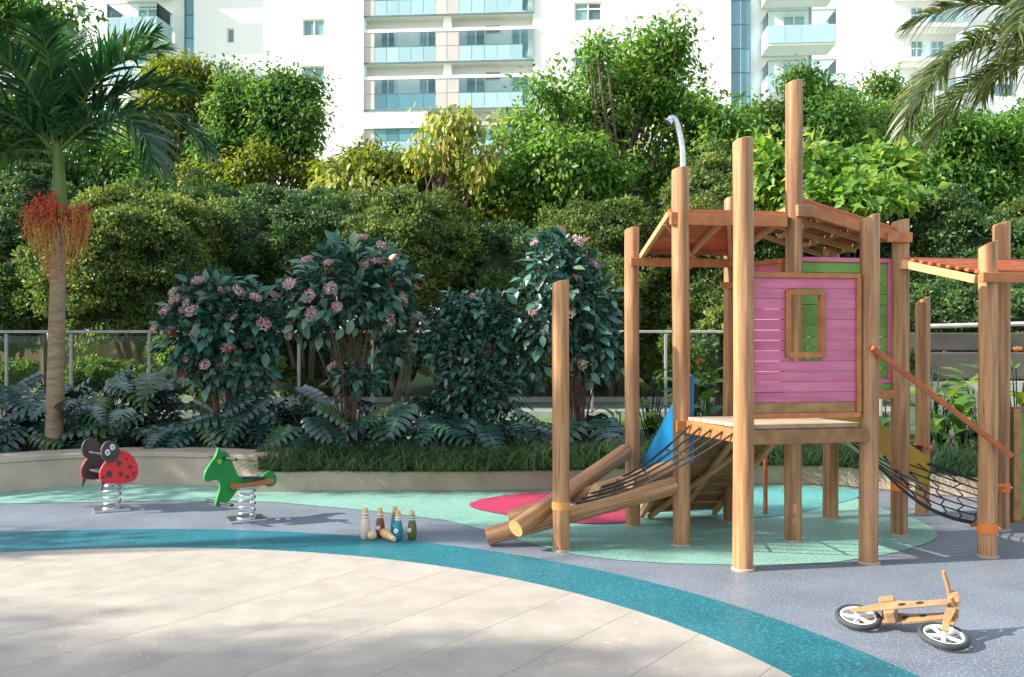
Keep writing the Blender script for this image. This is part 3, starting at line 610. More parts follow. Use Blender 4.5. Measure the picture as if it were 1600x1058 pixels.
# ladybug
B = G(175, 797); lady = thing('ladybug_spring_rider', B, 'red spotted ladybug rocker with charcoal head on a steel spring', 'spring rider')
rider_plate(lady); spring(lady, .225, .072)
o_n, o_f = nrm*.13, nrm*-.20
Zp = on_plane(B+o_n, uax, B)
body = smooth_poly(Zp([(250, 350), (258, 285), (300, 225), (370, 150), (430, 152), (495, 195), (528, 265), (528, 335), (490, 380), (400, 394), (330, 390), (268, 385)]), 2)
head = Zp(ell(325, 163, 66, 78, 28)); foot = Zp([(268, 378), (292, 385), (280, 405), (268, 440), (258, 438), (266, 405)])
for near, o_ in ((1, o_n), (0, o_f)):
    shell = MB().prism(body, o_, uax, (0, 0, 1), .02).build('side_panel', M['red'], lady, bevel=.004)
    MB().prism(head, o_+nrm*(.012 if near else .0), uax, (0, 0, 1), .022).build('head', M['char'], shell, bevel=.003)
    MB().prism(foot, o_, uax, (0, 0, 1), .018).build('foot', M['char'], shell)
    if not near:
        cb = (sum(x for x, z in body)/len(body), sum(z for x, z in body)/len(body))
        MB().prism([(cb[0]+(x-cb[0])*.96, cb[1]+(z-cb[1])*.96) for x, z in body], o_+nrm*.012, uax, (0, 0, 1), .008).build('inner_face', M['char'], shell)
        continue
    for (x, y, rx, ry) in ((388, 245, 17, 20), (320, 322, 21, 25), (402, 320, 13, 17), (468, 270, 12, 17), (448, 343, 13, 13), (278, 345, 10, 11), (495, 318, 9, 11), (497, 342, 5, 5), (410, 178, 7, 8), (443, 215, 7, 8)):
        MB().prism(Zp(ell(x, y, rx, ry, 16)), o_+nrm*.0115, uax, (0, 0, 1), .004).build('spot', M['char'], shell)
    for (x, y) in ((300, 168), (335, 130)):
        for r_, mm, of in ((19, M['eyew'], .026), (9, M['char'], .029), (4, M['eyew'], .031)):
            MB().prism(Zp(ell(x, y, r_*.95, r_*1.15)), o_+nrm*of, uax, (0, 0, 1), .004).build('eye' if r_ == 19 else 'pupil', mm, shell)
    MB().prism(Zp([(290, 190), (312, 203), (340, 200), (362, 186), (363, 190), (341, 206), (311, 209), (289, 195)]), o_+nrm*.0245, uax, (0, 0, 1), .002).build('mouth', M['black'], shell)
hu, hz = Zp([(300, 185)])[0]; bu = sum(x for x, z in body)/len(body)
MB().tube([uax*hu+up*hz+o_f-nrm*.01, uax*hu+up*hz+o_n], .012, 10).build('handle', M['black'], lady, True)
MB().bar(uax*bu+up*.36+o_f, uax*bu+up*.36+o_n-nrm*.012, .24, .022).build('seat', M['char'], lady, bevel=.006)
MB().bar(uax*.0+up*.265+o_f, uax*.0+up*.265+o_n, .12, .02).build('spring_bracket', M['steel'], lady, bevel=.004)
# green horse
B = G(385, 813); horse = thing('horse_spring_rider', B, 'green pony rocker with black handle bar on a steel spring', 'spring rider')
rider_plate(horse); spring(horse, .235, .070, turns=4.4)
Zp = on_plane(B, uax, B)
sil = smooth_poly(Zp([(1097, 128), (1110, 148), (1140, 155), (1168, 172), (1192, 220), (1215, 280), (1240, 342), (1290, 350), (1340, 345), (1402, 348), (1432, 318), (1465, 300), (1500, 315), (1518, 355), (1505, 400), (1475, 416), (1440, 408), (1412, 385), (1370, 390), (1240, 430), (1205, 480), (1165, 525), (1125, 535), (1105, 558), (1085, 556), (1078, 538), (1096, 475), (1113, 420), (1105, 368), (1072, 362), (1030, 380), (1004, 374), (997, 345), (1006, 305), (1040, 250), (1075, 205), (1090, 165)]), 1)
hb = MB().prism(sil, (0, 0, 0), uax, (0, 0, 1), .024).build('body_panel', M['horse'], horse, bevel=.003)
for r_, mm, of in ((15, M['eyey'], .014), (6, M['horse'], .0165)): MB().prism(Zp(ell(1103, 233, r_, r_)), nrm*of, uax, (0, 0, 1), .004).build('eye', mm, hb)
def pz(x, y): a, b = Zp([(x, y)])[0]; return uax*a+up*b
MB().tube([pz(1135, 205)-nrm*.185, pz(1135, 208)+nrm*.185], .0125, 10).build('handle_bar', M['black'], horse, True)
MB().bar(pz(1108, 528)-nrm*.185, pz(1108, 530)+nrm*.185, .035, .024).build('foot_bar', M['black'], horse, bevel=.008)
for s_ in (1, -1):
    rl_ = MB().prism(Zp([(1172, 395), (1180, 385), (1262, 390), (1470, 350), (1478, 360), (1475, 385), (1385, 405), (1262, 428), (1180, 430), (1170, 418)]), nrm*.028*s_, uax, (0, 0, 1), .03).build('side_rail', M['timber'], horse, bevel=.003)
    for x, y in ((1192, 408), (1280, 404), (1382, 381), (1465, 367)): MB().prism(Zp(ell(x, y, 9, 9, 10)), nrm*.045*s_, uax, (0, 0, 1), .005).build('bolt', M['plyd'], rl_)
MB().bar(pz(1260, 352)+up*.004, pz(1420, 350)+up*.004, .10, .014).build('seat', M['black'], horse, bevel=.006)
MB().box((0, 0, .280), (.17, .13, .018), Matrix.Rotation(R(37), 3, 'Z')).build('spring_bracket', M['steel'], horse, bevel=.003)

# ------------------------------------------------------------------ skittles
def text_mesh(s, size):
    cu_ = bpy.data.curves.new('digit', 'FONT'); cu_.body = s; cu_.size = size; cu_.align_x = 'CENTER'; cu_.align_y = 'CENTER'; cu_.extrude = .0004
    o = bpy.data.objects.new('digit', cu_); COL.objects.link(o); dg = bpy.context.evaluated_depsgraph_get()
    me = bpy.data.meshes.new_from_object(o.evaluated_get(dg)); bpy.data.objects.remove(o); return me
PINP = [(.026, 0), (.033, .008), (.0365, .045), (.0375, .075), (.034, .105), (.0285, .135), (.0235, .155)]
def pin(x, y, body, label, digit=None, bands=(M['eyew'], M['pindark'], M['eyew']), rz=0, lying=None, s=1.0):
    p = G(x, y, .004) if lying is None else lying[0]
    t = thing('skittle', p, label, 'skittle', 'wooden skittles on the rubber floor')
    t.rotation_euler = (0, 0, rz) if lying is None else lying[1]
    t.scale = (s, s, s)
    MB().lathe(PINP, 22).build('body', body, t, True)
    z = .155; r = .0235
    for b in bands: MB().lathe([(r+.0012, z), (r+.0018, z+.004), (r+.0012, z+.009)], 22).build('ring', b, t, True); z += .0092; r -= .0008
    MB().lathe([(r, z-.002), (.020, z+.006), (.0195, .222), (.017, .2255)], 20).build('neck', M['pinwood'] if body is not M['pinamber'] else M['ballwood'], t, True)
    if digit:
        c = Vector((-.012, -.0355, .078)); n_ = Vector((-.32, -.94, .04)).normalized()
        rot = n_.to_track_quat('Z', 'Y').to_matrix()
        d_ = MB().lathe([(.0175, -.004), (.0175, .0022), (.0165, .0026)], 20, c, rot).build('number_disc', M['eyew'], t)
        me = text_mesh(digit, .026); me.materials.append(M['char']); o = link('number', me, d_)
        xax = up.cross(n_).normalized(); yax = n_.cross(xax)
        mt = Matrix((xax, yax, n_)).transposed().to_4x4(); mt.translation = c+n_*.0032; o.matrix_basis = mt
    return t
pin(571, 842, M['pincream'], 'cream wooden skittle standing at the left end beside the ball', None, (M['bandbr'], M['eyew'], M['pindark'], M['eyew']), s=1.05)
pin(594, 838.5, M['pinbrown'], 'brown skittle with a round white number disc', '2', s=.98)
pin(617, 835, M['pinteal'], 'dark teal skittle half hidden behind the other teal one', '8', s=.97, rz=.5, bands=(M['pindark'], M['bandbr'], M['pindark']))
pin(622, 844, M['pinteal'], 'bright teal skittle with a white number disc in front', '6', (M['eyew'], M['bandbr'], M['eyew']))
pin(644, 842.5, M['pinolive'], 'olive green skittle standing at the right end', '5', rz=-.25, bands=(M['eyew'], M['pindark'], M['eyew'], M['pindark']), s=.97)
a_, b_ = G(598, 840, .042), G(622, 843, .028); dv = (G(622, 845, .02)-G(596, 839, .04)); dv = Vector((.115, -.19, -.012)).normalized()
pin(0, 0, M['pinamber'], 'amber wooden skittle lying on its side before the others', None, (M['eyew'], M['ballwood']), lying=(G(600, 832, .0415)+Vector((-.012, 0, 0)), dv.to_track_quat('Z', 'Y').to_euler()), s=1.0)
bp = G(581.5, 844, .004); bm_ = bmesh.new(); bmesh.ops.create_uvsphere(bm_, u_segments=24, v_segments=14, radius=.036); me = bpy.data.meshes.new('wooden_ball'); bm_.to_mesh(me)
me.polygons.foreach_set('use_smooth', [True]*len(me.polygons)); me.materials.append(M['ballwood']); bo = link('wooden_ball', me); bo.location = bp+up*.036; tag(bo, 'small pale wooden ball in front of the skittles', 'ball')

# ------------------------------------------------------------------ balance bike lying on its side
Cr, Cf = Vector((1.885, 5.225, .052)), Vector((2.205, 4.90, .052))
bike = thing('balance_bike', (2.1, 5.05, 0), 'plywood toddler balance bike lying on its side on grey rubber', 'bicycle'); BO = Vector(bike.location)
def wheel(c, n_, r):
    n_ = Vector(n_).normalized(); rot = n_.to_track_quat('Z', 'Y').to_matrix(); k = 40; vs = []; mb = MB()
    def torus(R_, a, b, kk=12):
        vs = []; 
        for i in range(k):
            an = 2*math.pi*i/k
            for j in range(kk):
                bn = 2*math.pi*j/kk; rr = R_+a*math.cos(bn); vs.append(rot @ Vector((rr*math.cos(an), rr*math.sin(an), b*math.sin(bn))))
        return vs, [(i*kk+j, ((i+1) % k)*kk+j, ((i+1) % k)*kk+(j+1) % kk, i*kk+(j+1) % kk) for i in range(k) for j in range(kk)]
    wh = MB().tube([rot @ Vector((0, 0, -.032)), rot @ Vector((0, 0, .032))], .014, 14).build('wheel', M['wplast'], bike, True); wh.location = c-BO
    v, f = torus(r-.013, .0135, .017); MB().add(v, f).build('tyre', M['tyre'], wh, True)
    v, f = torus(r-.030, .0075, .013); MB().add(v, f).build('rim', M['wplast'], wh, True)
    for i in range(5):
        a = 2*math.pi*i/5+.4; d = Vector((math.cos(a), math.sin(a), 0)); MB().bar(rot @ (d*.010), rot @ (d*(r-.032)), .013, .016, up=n_).build('spoke', M['wplast'], wh, bevel=.003)
    return wh
nW = Vector((-.03, -.235, .97)).normalized()
wheel(Cr, nW, .121); wheel(Cf, (.03, -.20, .98), .125)
Hd = Vector((2.315, 5.035, .150)); e1 = (Hd-Cr); LB = e1.length; e1.normalize(); e2 = nW.cross(e1).normalized()
if e2.y < 0: e2 = -e2
nB_ = e1.cross(e2).normalized()
if nB_.z < 0: nB_ = -nB_
def bpart(poly, off, th, name, m, parent=None, org=Cr):
    return MB().prism(poly, Vector(org)-BO+nB_*off, e1, e2, th).build(name, m, parent or bike, bevel=.003)
prof = [(-.03, -.018), (.05, -.030), (.16, -.030), (.30, -.030), (LB-.02, -.030), (LB, -.012), (LB, .022), (.32, .030), (.25, .042), (.20, .060), (.13, .064), (.11, .040), (.02, .022), (-.03, .014)]
def plate_holes(off, nm):
    bm_ = bmesh.new(); o = Vector(Cr)-BO+nB_*off
    fr_ = bpart(prof, off, .011, nm, M['ply'])
    for u in (.235, .325):
        ps = [(u+.021*math.cos(a), .003+.015*math.sin(a)) for a in [2*math.pi*i/18 for i in range(18)]]
        for s_ in (1, -1): bpart(ps, off+s_*.0058, .0012, 'grip_hole', M['black'], fr_)
    return fr_
plate_holes(.045, 'frame_plate'); plate_holes(-.030, 'frame_plate')
MB().prism([(.12, .04), (.20, .045), (.20, .085), (.185, .098), (.125, .098), (.115, .085)], Cr-BO+nB_*.008, e1, e2, .11).build('seat', M['ply'], bike, bevel=.008)
MB().prism([(.145, -.055), (.19, -.055), (.205, -.005), (.13, -.005)], Cr-BO+nB_*.008, e1, e2, .064).build('spacer_block', M['ply'], bike, bevel=.004)
MB().prism([(.22, -.05), (LB-.02, -.045), (LB-.02, -.032), (.22, -.038)], Cr-BO-nB_*.03, e1, e2, .016).build('lower_strut', M['ply'], bike, bevel=.003)
ft = Vector((2.335, 5.12, .175)); nF = Vector((.35, -.10, .93)).normalized()
for of in (.038, -.034):
    p0 = Cf+Vector((.03, -.20, .98)).normalized()*of; p1 = ft+Vector((0, 0, of*.9)); md = p0.lerp(p1, .55)+Vector((.012, 0, 0))
    for a, b in ((p0, md), (md, p1)): pass
    ax = (p1-p0); ln_ = ax.length; ax.normalize(); sx = ax.cross(Vector((.03, -.2, .98))).normalized()
    if sx.x < 0: sx = -sx
    MB().prism([(-.016, -.016), (-.016, .014), (.06, .02), (.13, .034), (ln_*.8, .050), (ln_, .045), (ln_+.03, .03), (ln_+.02, .0), (ln_*.75, .0), (.1, -.014)], p0-BO, ax, sx, .012).build('fork_blade', M['plyd'], bike, bevel=.003)
MB().tube([Hd+nB_*-.05-BO, Hd+nB_*.07-BO], .016, 12).build('steering_post', M['plyd'], bike, True)
hb0 = ft+Vector((.0, .005, .02)); MB().tube([hb0+Vector((.02, .01, -.13))-BO, hb0+Vector((.005, .0, -.02))-BO, hb0+Vector((-.010, 0, .06))-BO, hb0+Vector((-.035, -.005, .135))-BO], [.010, .012, .0115, .0105], 10).build('handlebar', M['plyd'], bike, True)

# ------------------------------------------------------------------ foliage helpers
def clump_tree(name, label, cat, base, blobs, nclus, per, lsize, lm, group=None, trunk_r=.14, spread=.28, droop=.5, asp=.45, tshift=0, bark='bark', shell=.35):
    """blobs: list of (centre, (rx, ry, rz)) in world; leaves gathered in twig clusters inside the blobs"""
    base = Vector(base); t = thing(name, base, label, cat, group)
    cs = np.array([list(Vector(b[0])-base) for b in blobs]); rs = np.array([b[1] for b in blobs]); vol = rs.prod(1)**(2/3); pr = vol/vol.sum()
    bi = rng.choice(len(blobs), nclus, p=pr); d = rvec(nclus); rad = shell+(1-shell)*rng.random(nclus)**.6; rad *= 1+.20*rng.normal(size=nclus)
    C = cs[bi]+d*rs[bi]*rad[:, None]
    cen = cs.mean(0)
    # wood
    mb = MB(); top = Vector(cen); top.z *= .75
    tr = curve([Vector((0, 0, -.1)), Vector((random.uniform(-.1, .1), random.uniform(-.1, .1), top.z*.4)), top*.98], 5)
    mb.tube(tr, [trunk_r*(1-.55*i/(len(tr)-1)) for i in range(len(tr))], 8)
    mb.build('trunk', M[bark], t, True)
    mb = MB()
    for c, r in zip(cs, rs):
        c = Vector(c); st = Vector(tr[int(len(tr)*random.uniform(.55, .95))]); mid = st.lerp(c, .5)+Vector((random.uniform(-.2, .2), random.uniform(-.2, .2), random.uniform(0, .3)))
        mb.tube(curve([st, mid, c], 4), [trunk_r*.34*(1-.085*i) for i in range(9)], 6)
    for i in range(0, nclus, 3):
        c = Vector(cs[bi[i]]); e = Vector(C[i]); m2 = c.lerp(e, .5)+Vector(rng.normal(size=3)*.08)
        mb.tube([c, m2, e], [trunk_r*.14, trunk_r*.10, trunk_r*.04], 4, False)
    mb.build('limbs', M[bark], t, True)
    n = nclus*per; ci = np.repeat(np.arange(nclus), per)
    P = C[ci]+rng.normal(size=(n, 3))*spread*np.array([1, 1, .75])
    out = unit(P-cs[bi][ci]); D = unit(out*.6+rng.normal(size=(n, 3))*.6+np.array([0, 0, -droop]))
    N = unit(np.array([0, 0, 1.])+out*.6+rng.normal(size=(n, 3))*.45)
    Ln = lsize*(.65+.7*rng.random(n)); tint = np.clip(.45+tshift+.20*rng.normal(size=n)+.16*rng.normal(size=nclus)[ci], 0, 1)
    me = leaves_mesh(name+'_leaves', P, D, N, Ln, Ln*asp*(1+.3*rng.random(n)), lm, tint)
    cr_ = link('crown', me, t); cr_['kind'] = 'stuff'
    return t
def pxblobs(lst, Y, dj=1.0, depth=.8, lobes=6):
    out = []; m = Y/FPX
    for (x, y, rx, ry) in lst:
        c = W(x, y, Y+random.uniform(-dj, dj)); r = (rx*m, max(rx, ry)*m*depth, ry*m)
        for _ in range(lobes):
            d = rvec(1)[0]; k = random.uniform(.46, .70); out.append((c+Vector((d[0]*r[0], d[1]*r[1], d[2]*r[2]))*random.uniform(.42, .78), tuple(q*k for q in r)))
    return out
def ground_at(x, Y): return Vector(((x-800)*Y/FPX, Y, -.03 if Y < 22.6 else min(1.5, -.02+(Y-22.6)*.165)))

GT = 'trees behind the hedge'
clump_tree('leafy_tree', 'large bright green tree rising behind the shower pipe', 'tree', ground_at(980, 25), pxblobs([(865, 245, 95, 85), (960, 165, 95, 95), (1065, 150, 85, 95), (1045, 62, 42, 50), (935, 85, 35, 40), (1000, 110, 60, 60), (1115, 215, 65, 80), (840, 165, 50, 45), (950, 290, 110, 50), (1070, 285, 90, 55), (790, 300, 60, 50)], 25), 1000, 36, .165, M['l_bright'], GT, .2, .21)
clump_tree('leafy_tree', 'dark green rounded tree before the white facade left of centre', 'tree', ground_at(420, 27), pxblobs([(420, 185, 75, 70), (370, 150, 50, 45), (455, 140, 45, 38), (400, 225, 80, 40), (475, 205, 28, 50)], 27), 700, 34, .15, M['l_dark'], GT, .18, .19, tshift=.1)
clump_tree('leafy_tree', 'yellow green tree between the palm crown and the dark tree', 'tree', ground_at(270, 27.5), pxblobs([(265, 150, 52, 52), (300, 130, 35, 35), (240, 200, 45, 50), (300, 215, 40, 50)], 27.5), 430, 34, .14, M['l_yellow'], GT, .14, .18)
clump_tree('leafy_tree', 'broad yellow green thicket under the lowest balconies', 'tree', ground_at(600, 26), pxblobs([(560, 285, 75, 45), (640, 270, 70, 45), (710, 285, 80, 50), (500, 285, 45, 40), (590, 250, 40, 22), (740, 320, 70, 40), (380, 265, 60, 35), (330, 285, 50, 40)], 26), 900, 34, .15, M['l_yellow'], GT, .14, .19, tshift=-.05)
clump_tree('sparse_tree', 'sparse bare-branched tree with hanging pale yellow leaves', 'tree', ground_at(720, 23.5), pxblobs([(715, 195, 42, 26), (755, 250, 26, 38), (675, 245, 34, 26), (560, 285, 40, 14), (515, 285, 26, 20), (700, 215, 30, 30)], 23.5, .3), 90, 12, .21, M['l_pale'], GT, .10, .20, droop=1.6, asp=.5)
clump_tree('leafy_tree', 'dark leafy tree between the two tallest posts', 'tree', ground_at(1230, 26), pxblobs([(1215, 220, 50, 80), (1260, 150, 40, 45), (1300, 185, 40, 60), (1195, 280, 60, 50)], 26), 480, 34, .15, M['l_dark'], GT, .15, .19, tshift=.15)
clump_tree('leafy_tree', 'open twiggy tree against the sky right of the tallest post', 'tree', ground_at(1360, 28), pxblobs([(1345, 165, 60, 50), (1385, 145, 40, 38), (1330, 215, 65, 45), (1410, 200, 45, 50), (1375, 250, 70, 40)], 28), 460, 30, .14, M['l_dark'], GT, .15, .20, tshift=.22)
clump_tree('leafy_tree', 'green tree mass beneath the feathery palm frond', 'tree', ground_at(1530, 24), pxblobs([(1480, 265, 70, 60), (1560, 250, 75, 80), (1620, 230, 60, 80), (1500, 200, 45, 40), (1440, 310, 60, 40), (1580, 320, 70, 40)], 24), 760, 34, .15, M['l_bright'], GT, .16, .19, tshift=-.15)
clump_tree('leafy_tree', 'bright bushy tree filling the gap behind the palm trunk', 'tree', ground_at(120, 25), pxblobs([(150, 255, 70, 45), (215, 270, 70, 45), (50, 260, 70, 70), (-10, 230, 60, 90), (100, 300, 80, 40)], 25), 760, 34, .16, M['l_bright'], GT, .16, .19, tshift=-.05)
clump_tree('leafy_tree', 'high spreading tree reaching in at the upper left corner', 'tree', ground_at(-260, 14.5), pxblobs([(15, 5, 60, 40), (75, 32, 38, 24), (-50, 30, 70, 60), (-150, 0, 90, 90), (-80, -70, 90, 60), (-240, 40, 90, 90)], 14.5, .4), 420, 42, .12, M['l_bright'], GT, .2, .24, tshift=-.1)
clump_tree('broadleaf_bush', 'bright large-leaved bush right of the tallest post', 'bush', ground_at(1330, 21), pxblobs([(1205, 265, 32, 45), (1290, 270, 55, 40), (1370, 275, 55, 45), (1240, 310, 50, 30), (1330, 310, 80, 30)], 21), 260, 24, .26, M['l_bright'], 'bushes behind the hedge', .07, .22, asp=.5, tshift=.2, droop=.25)

clump_tree('leafy_tree', 'mid green thicket low behind the large bright tree', 'tree', ground_at(900, 28.5), pxblobs([(800, 320, 60, 45), (880, 305, 70, 50), (980, 310, 80, 55), (1090, 300, 80, 60), (830, 270, 50, 40), (1180, 320, 60, 45), (700, 330, 60, 35)], 28.5), 900, 34, .16, M['l_bright'], GT, .15, .20, tshift=-.12)
# rounded hedge shrubs
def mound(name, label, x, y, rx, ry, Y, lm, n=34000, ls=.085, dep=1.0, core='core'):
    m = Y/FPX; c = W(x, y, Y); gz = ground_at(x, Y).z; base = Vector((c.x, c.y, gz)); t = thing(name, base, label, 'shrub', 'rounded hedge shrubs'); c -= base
    rz_ = ry*m; rad = np.array([rx*m, rx*m*dep, rz_])
    d = rvec(n); d[:, 2] = np.where(d[:, 2] < -.75, -d[:, 2], d[:, 2]); d[:, 1] = np.where((d[:, 1] > .35) & (rng.random(n) < .7), -d[:, 1], d[:, 1])
    r2 = np.random.default_rng(int(abs(x)*7+y)); waves = [(rvec_(r2)*f*(.7+.6*r2.random()), a, r2.random()*6.28) for f, a, c in ((2.5, .055, 6), (5.5, .038, 8), (11, .026, 9), (22, .014, 10)) for _ in range(c)]
    def bump(d):
        s = np.zeros(len(d))
        for kv, a, ph in waves: s += a*np.sin(d @ kv+ph)
        return s
    nc = max(60, n//130); dc = d[:nc]; kc = .90+bump(dc)*1.15+.05*rng.normal(size=nc); C = np.array(c)+dc*rad*kc[:, None]
    cr0 = rad.mean()*(.09+.15*rng.random(nc)**1.5); ci = rng.choice(nc, n, p=cr0**1.6/(cr0**1.6).sum())
    q = unit(rng.normal(size=(n, 3))+(dc/rad*rad.mean())[ci]*.9+np.array([0, 0, .45])); P = C[ci]+q*cr0[ci][:, None]*(.55+.5*rng.random((n, 1)))*np.array([1.15, 1.15, .8])
    out = unit(q+dc[ci]*.5); D = unit(out*.6+rng.normal(size=(n, 3))*.7+np.array([0, 0, -.1])); N = unit(out+rng.normal(size=(n, 3))*.6)
    ct = .18*rng.normal(size=nc)
    Ln = ls*(.45+.95*rng.random(n)); tint = np.clip(.42+ct[ci]+.22*rng.normal(size=n), 0, 1)
    cr_ = link('crown', leaves_mesh(name+'_leaves', P, D, N, Ln, Ln*.55, lm, tint), t); cr_['kind'] = 'stuff'
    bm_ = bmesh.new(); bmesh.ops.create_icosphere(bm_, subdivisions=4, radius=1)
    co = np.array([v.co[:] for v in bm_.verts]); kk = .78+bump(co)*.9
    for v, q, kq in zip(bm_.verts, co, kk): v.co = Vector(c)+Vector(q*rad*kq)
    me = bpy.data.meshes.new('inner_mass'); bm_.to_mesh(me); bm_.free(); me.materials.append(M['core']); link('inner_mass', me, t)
    mb = MB()
    for i in range(5):
        e = Vector(c)+Vector((random.uniform(-.6, .6)*rad[0], random.uniform(-.4, .4)*rad[1], -rad[2]*.3)); mb.tube([Vector((random.uniform(-.15, .15), random.uniform(-.15, .15), -.05)), e*.5+Vector((0, 0, .1)), e], [.07, .05, .03], 6)
    mb.build('trunk', M['bark'], t, True); return t
mound('hedge_shrub', 'loose olive green shrub behind the fence right of the palm trunk', 215, 430, 120, 130, 20, M['l_hedge'], 46000, .085)
mound('hedge_shrub', 'dark green clipped shrub at the far left behind the palm', 15, 455, 75, 95, 20.5, M['l_hedge2'], 26000)
mound('hedge_shrub', 'dark vine covered shrub peak above the pink flower bush', 345, 400, 85, 95, 22.5, M['l_hedge2'], 30000)
mound('hedge_shrub', 'tall domed hedge shrub behind the middle flowering bush', 475, 400, 105, 108, 22, M['l_hedge2'], 40000)
mound('hedge_shrub', 'olive tinted domed shrub right of the tall hedge dome', 625, 405, 110, 105, 21.5, M['l_hedge'], 40000)
mound('hedge_shrub', 'dark domed shrub behind the lone short post', 790, 440, 110, 80, 22.5, M['l_hedge2'], 34000)
mound('hedge_shrub', 'green hedge shrub filling behind the left roof', 960, 410, 115, 85, 23, M['l_hedge'], 36000)
mound('hedge_shrub', 'green hedge mass under the roof peak behind the playhouse', 1115, 385, 110, 110, 23, M['l_hedge'], 38000)
mound('hedge_shrub', 'dark hedge mass behind the playhouse right corner', 1290, 410, 120, 90, 23.5, M['l_hedge2'], 34000)
mound('hedge_shrub', 'ivy dark hedge above the concrete wall at the right', 1470, 425, 120, 95, 20.5, M['l_hedge2'], 42000)
mound('hedge_shrub', 'hedge shrub at the far right edge behind the canopy', 1640, 430, 110, 110, 20.5, M['l_hedge'], 34000)
mound('hedge_shrub', 'dark hedge shrub behind the red palm fruit', 75, 355, 95, 75, 24, M['l_hedge2'], 26000)
mound('hedge_shrub', 'low ivy hedge directly above the right handrail', 1500, 492, 130, 34, 18.6, M['l_hedge2'], 22000, .08)
mound('hedge_shrub', 'broad hedge shrub between the two leftmost tower posts', 900, 480, 110, 60, 22, M['l_hedge'], 24000)
mound('hedge_shrub', 'hedge shrub seen behind the deck just left of the playhouse', 1085, 485, 100, 50, 22.4, M['l_hedge'], 22000)
# loose low shrubs beyond the road, filling under the domes
for i, (x, y, rx, ry, Y) in enumerate(((330, 560, 90, 60, 17.2), (470, 545, 80, 60, 23.2), (610, 550, 90, 55, 23.4), (745, 545, 80, 50, 23.3), (880, 560, 90, 50, 23.6), (1010, 545, 70, 50, 23.2), (1120, 560, 90, 55, 17.4), (165, 588, 55, 24, 17.3), (15, 590, 50, 20, 17.2), (1290, 560, 90, 60, 17.0))):
    mound('low_shrub', ['low leafy shrub beyond the fence under the dark vine peak', 'low shrub far behind the middle flowering bush', 'low shrub far behind the dark blue green bush', 'low shrub far behind the right bush stems', 'low shrub seen between the two leftmost posts', 'low shrub seen left of the blue guard panel', 'low shrub behind the ramp and deck edge', 'low fern-like shrub behind glass near the palm', 'low shrub behind glass at the left edge', 'low shrub behind the deck under the playhouse'][i], x, y, rx, ry, Y, M['l_bright'] if i in (4,) else M['l_hedge'], 9000, .11)

# ------------------------------------------------------------------ viburnum shrubs with big leaves
def big_leaf(name, ln, wd, m, curl=.18, fold=.12, n=6):
    vs = []; prof = [0, .55, .92, 1, .78, .42, 0][:n+1]
    for i in range(n+1):
        t = i/n; z = -curl*ln*t*t; hw = wd*.5*prof[i]
        vs += [(-hw, ln*t, z+fold*hw*2), (0, ln*t, z), (hw, ln*t, z+fold*hw*2)]
    mb = MB().add(vs, [f for i in range(n) for f in ((i*3, i*3+1, i*3+4, i*3+3), (i*3+1, i*3+2, i*3+5, i*3+4))])
    me = bpy.data.meshes.new(name); me.from_pydata(mb.v, [], mb.f); me.materials.append(m); me.polygons.foreach_set('use_smooth', [True]*len(me.polygons)); me.update(); return me
def frame(pos, d, n_, s=1):
    d = Vector(d).normalized(); n_ = Vector(n_); x = d.cross(n_).normalized(); z = x.cross(d); mt = Matrix((x*s, d*s, z*s)).transposed().to_4x4(); mt.translation = pos; return mt
vleaf = [big_leaf('viburnum_leaf', .17, .092, M['l_vib'], c, f) for c, f in ((.15, .10), (.3, .16), (.05, .2))]
def floret_mesh(seed, r=.074):
    n = 230; d = rvec(n); d[:, 2] = np.abs(d[:, 2])*.8; d = unit(d); P = d*r*(.75+.3*rng.random((n, 1)))*np.array([1, 1, .62])
    return leaves_mesh('flower_cluster', P, rvec(n), d+rng.normal(size=(n, 3))*.3, np.full(n, .022), np.full(n, .021), M['floret'], np.clip(.5+.3*rng.normal(size=n), 0, 1), .05)
flm = [floret_mesh(i) for i in range(3)]
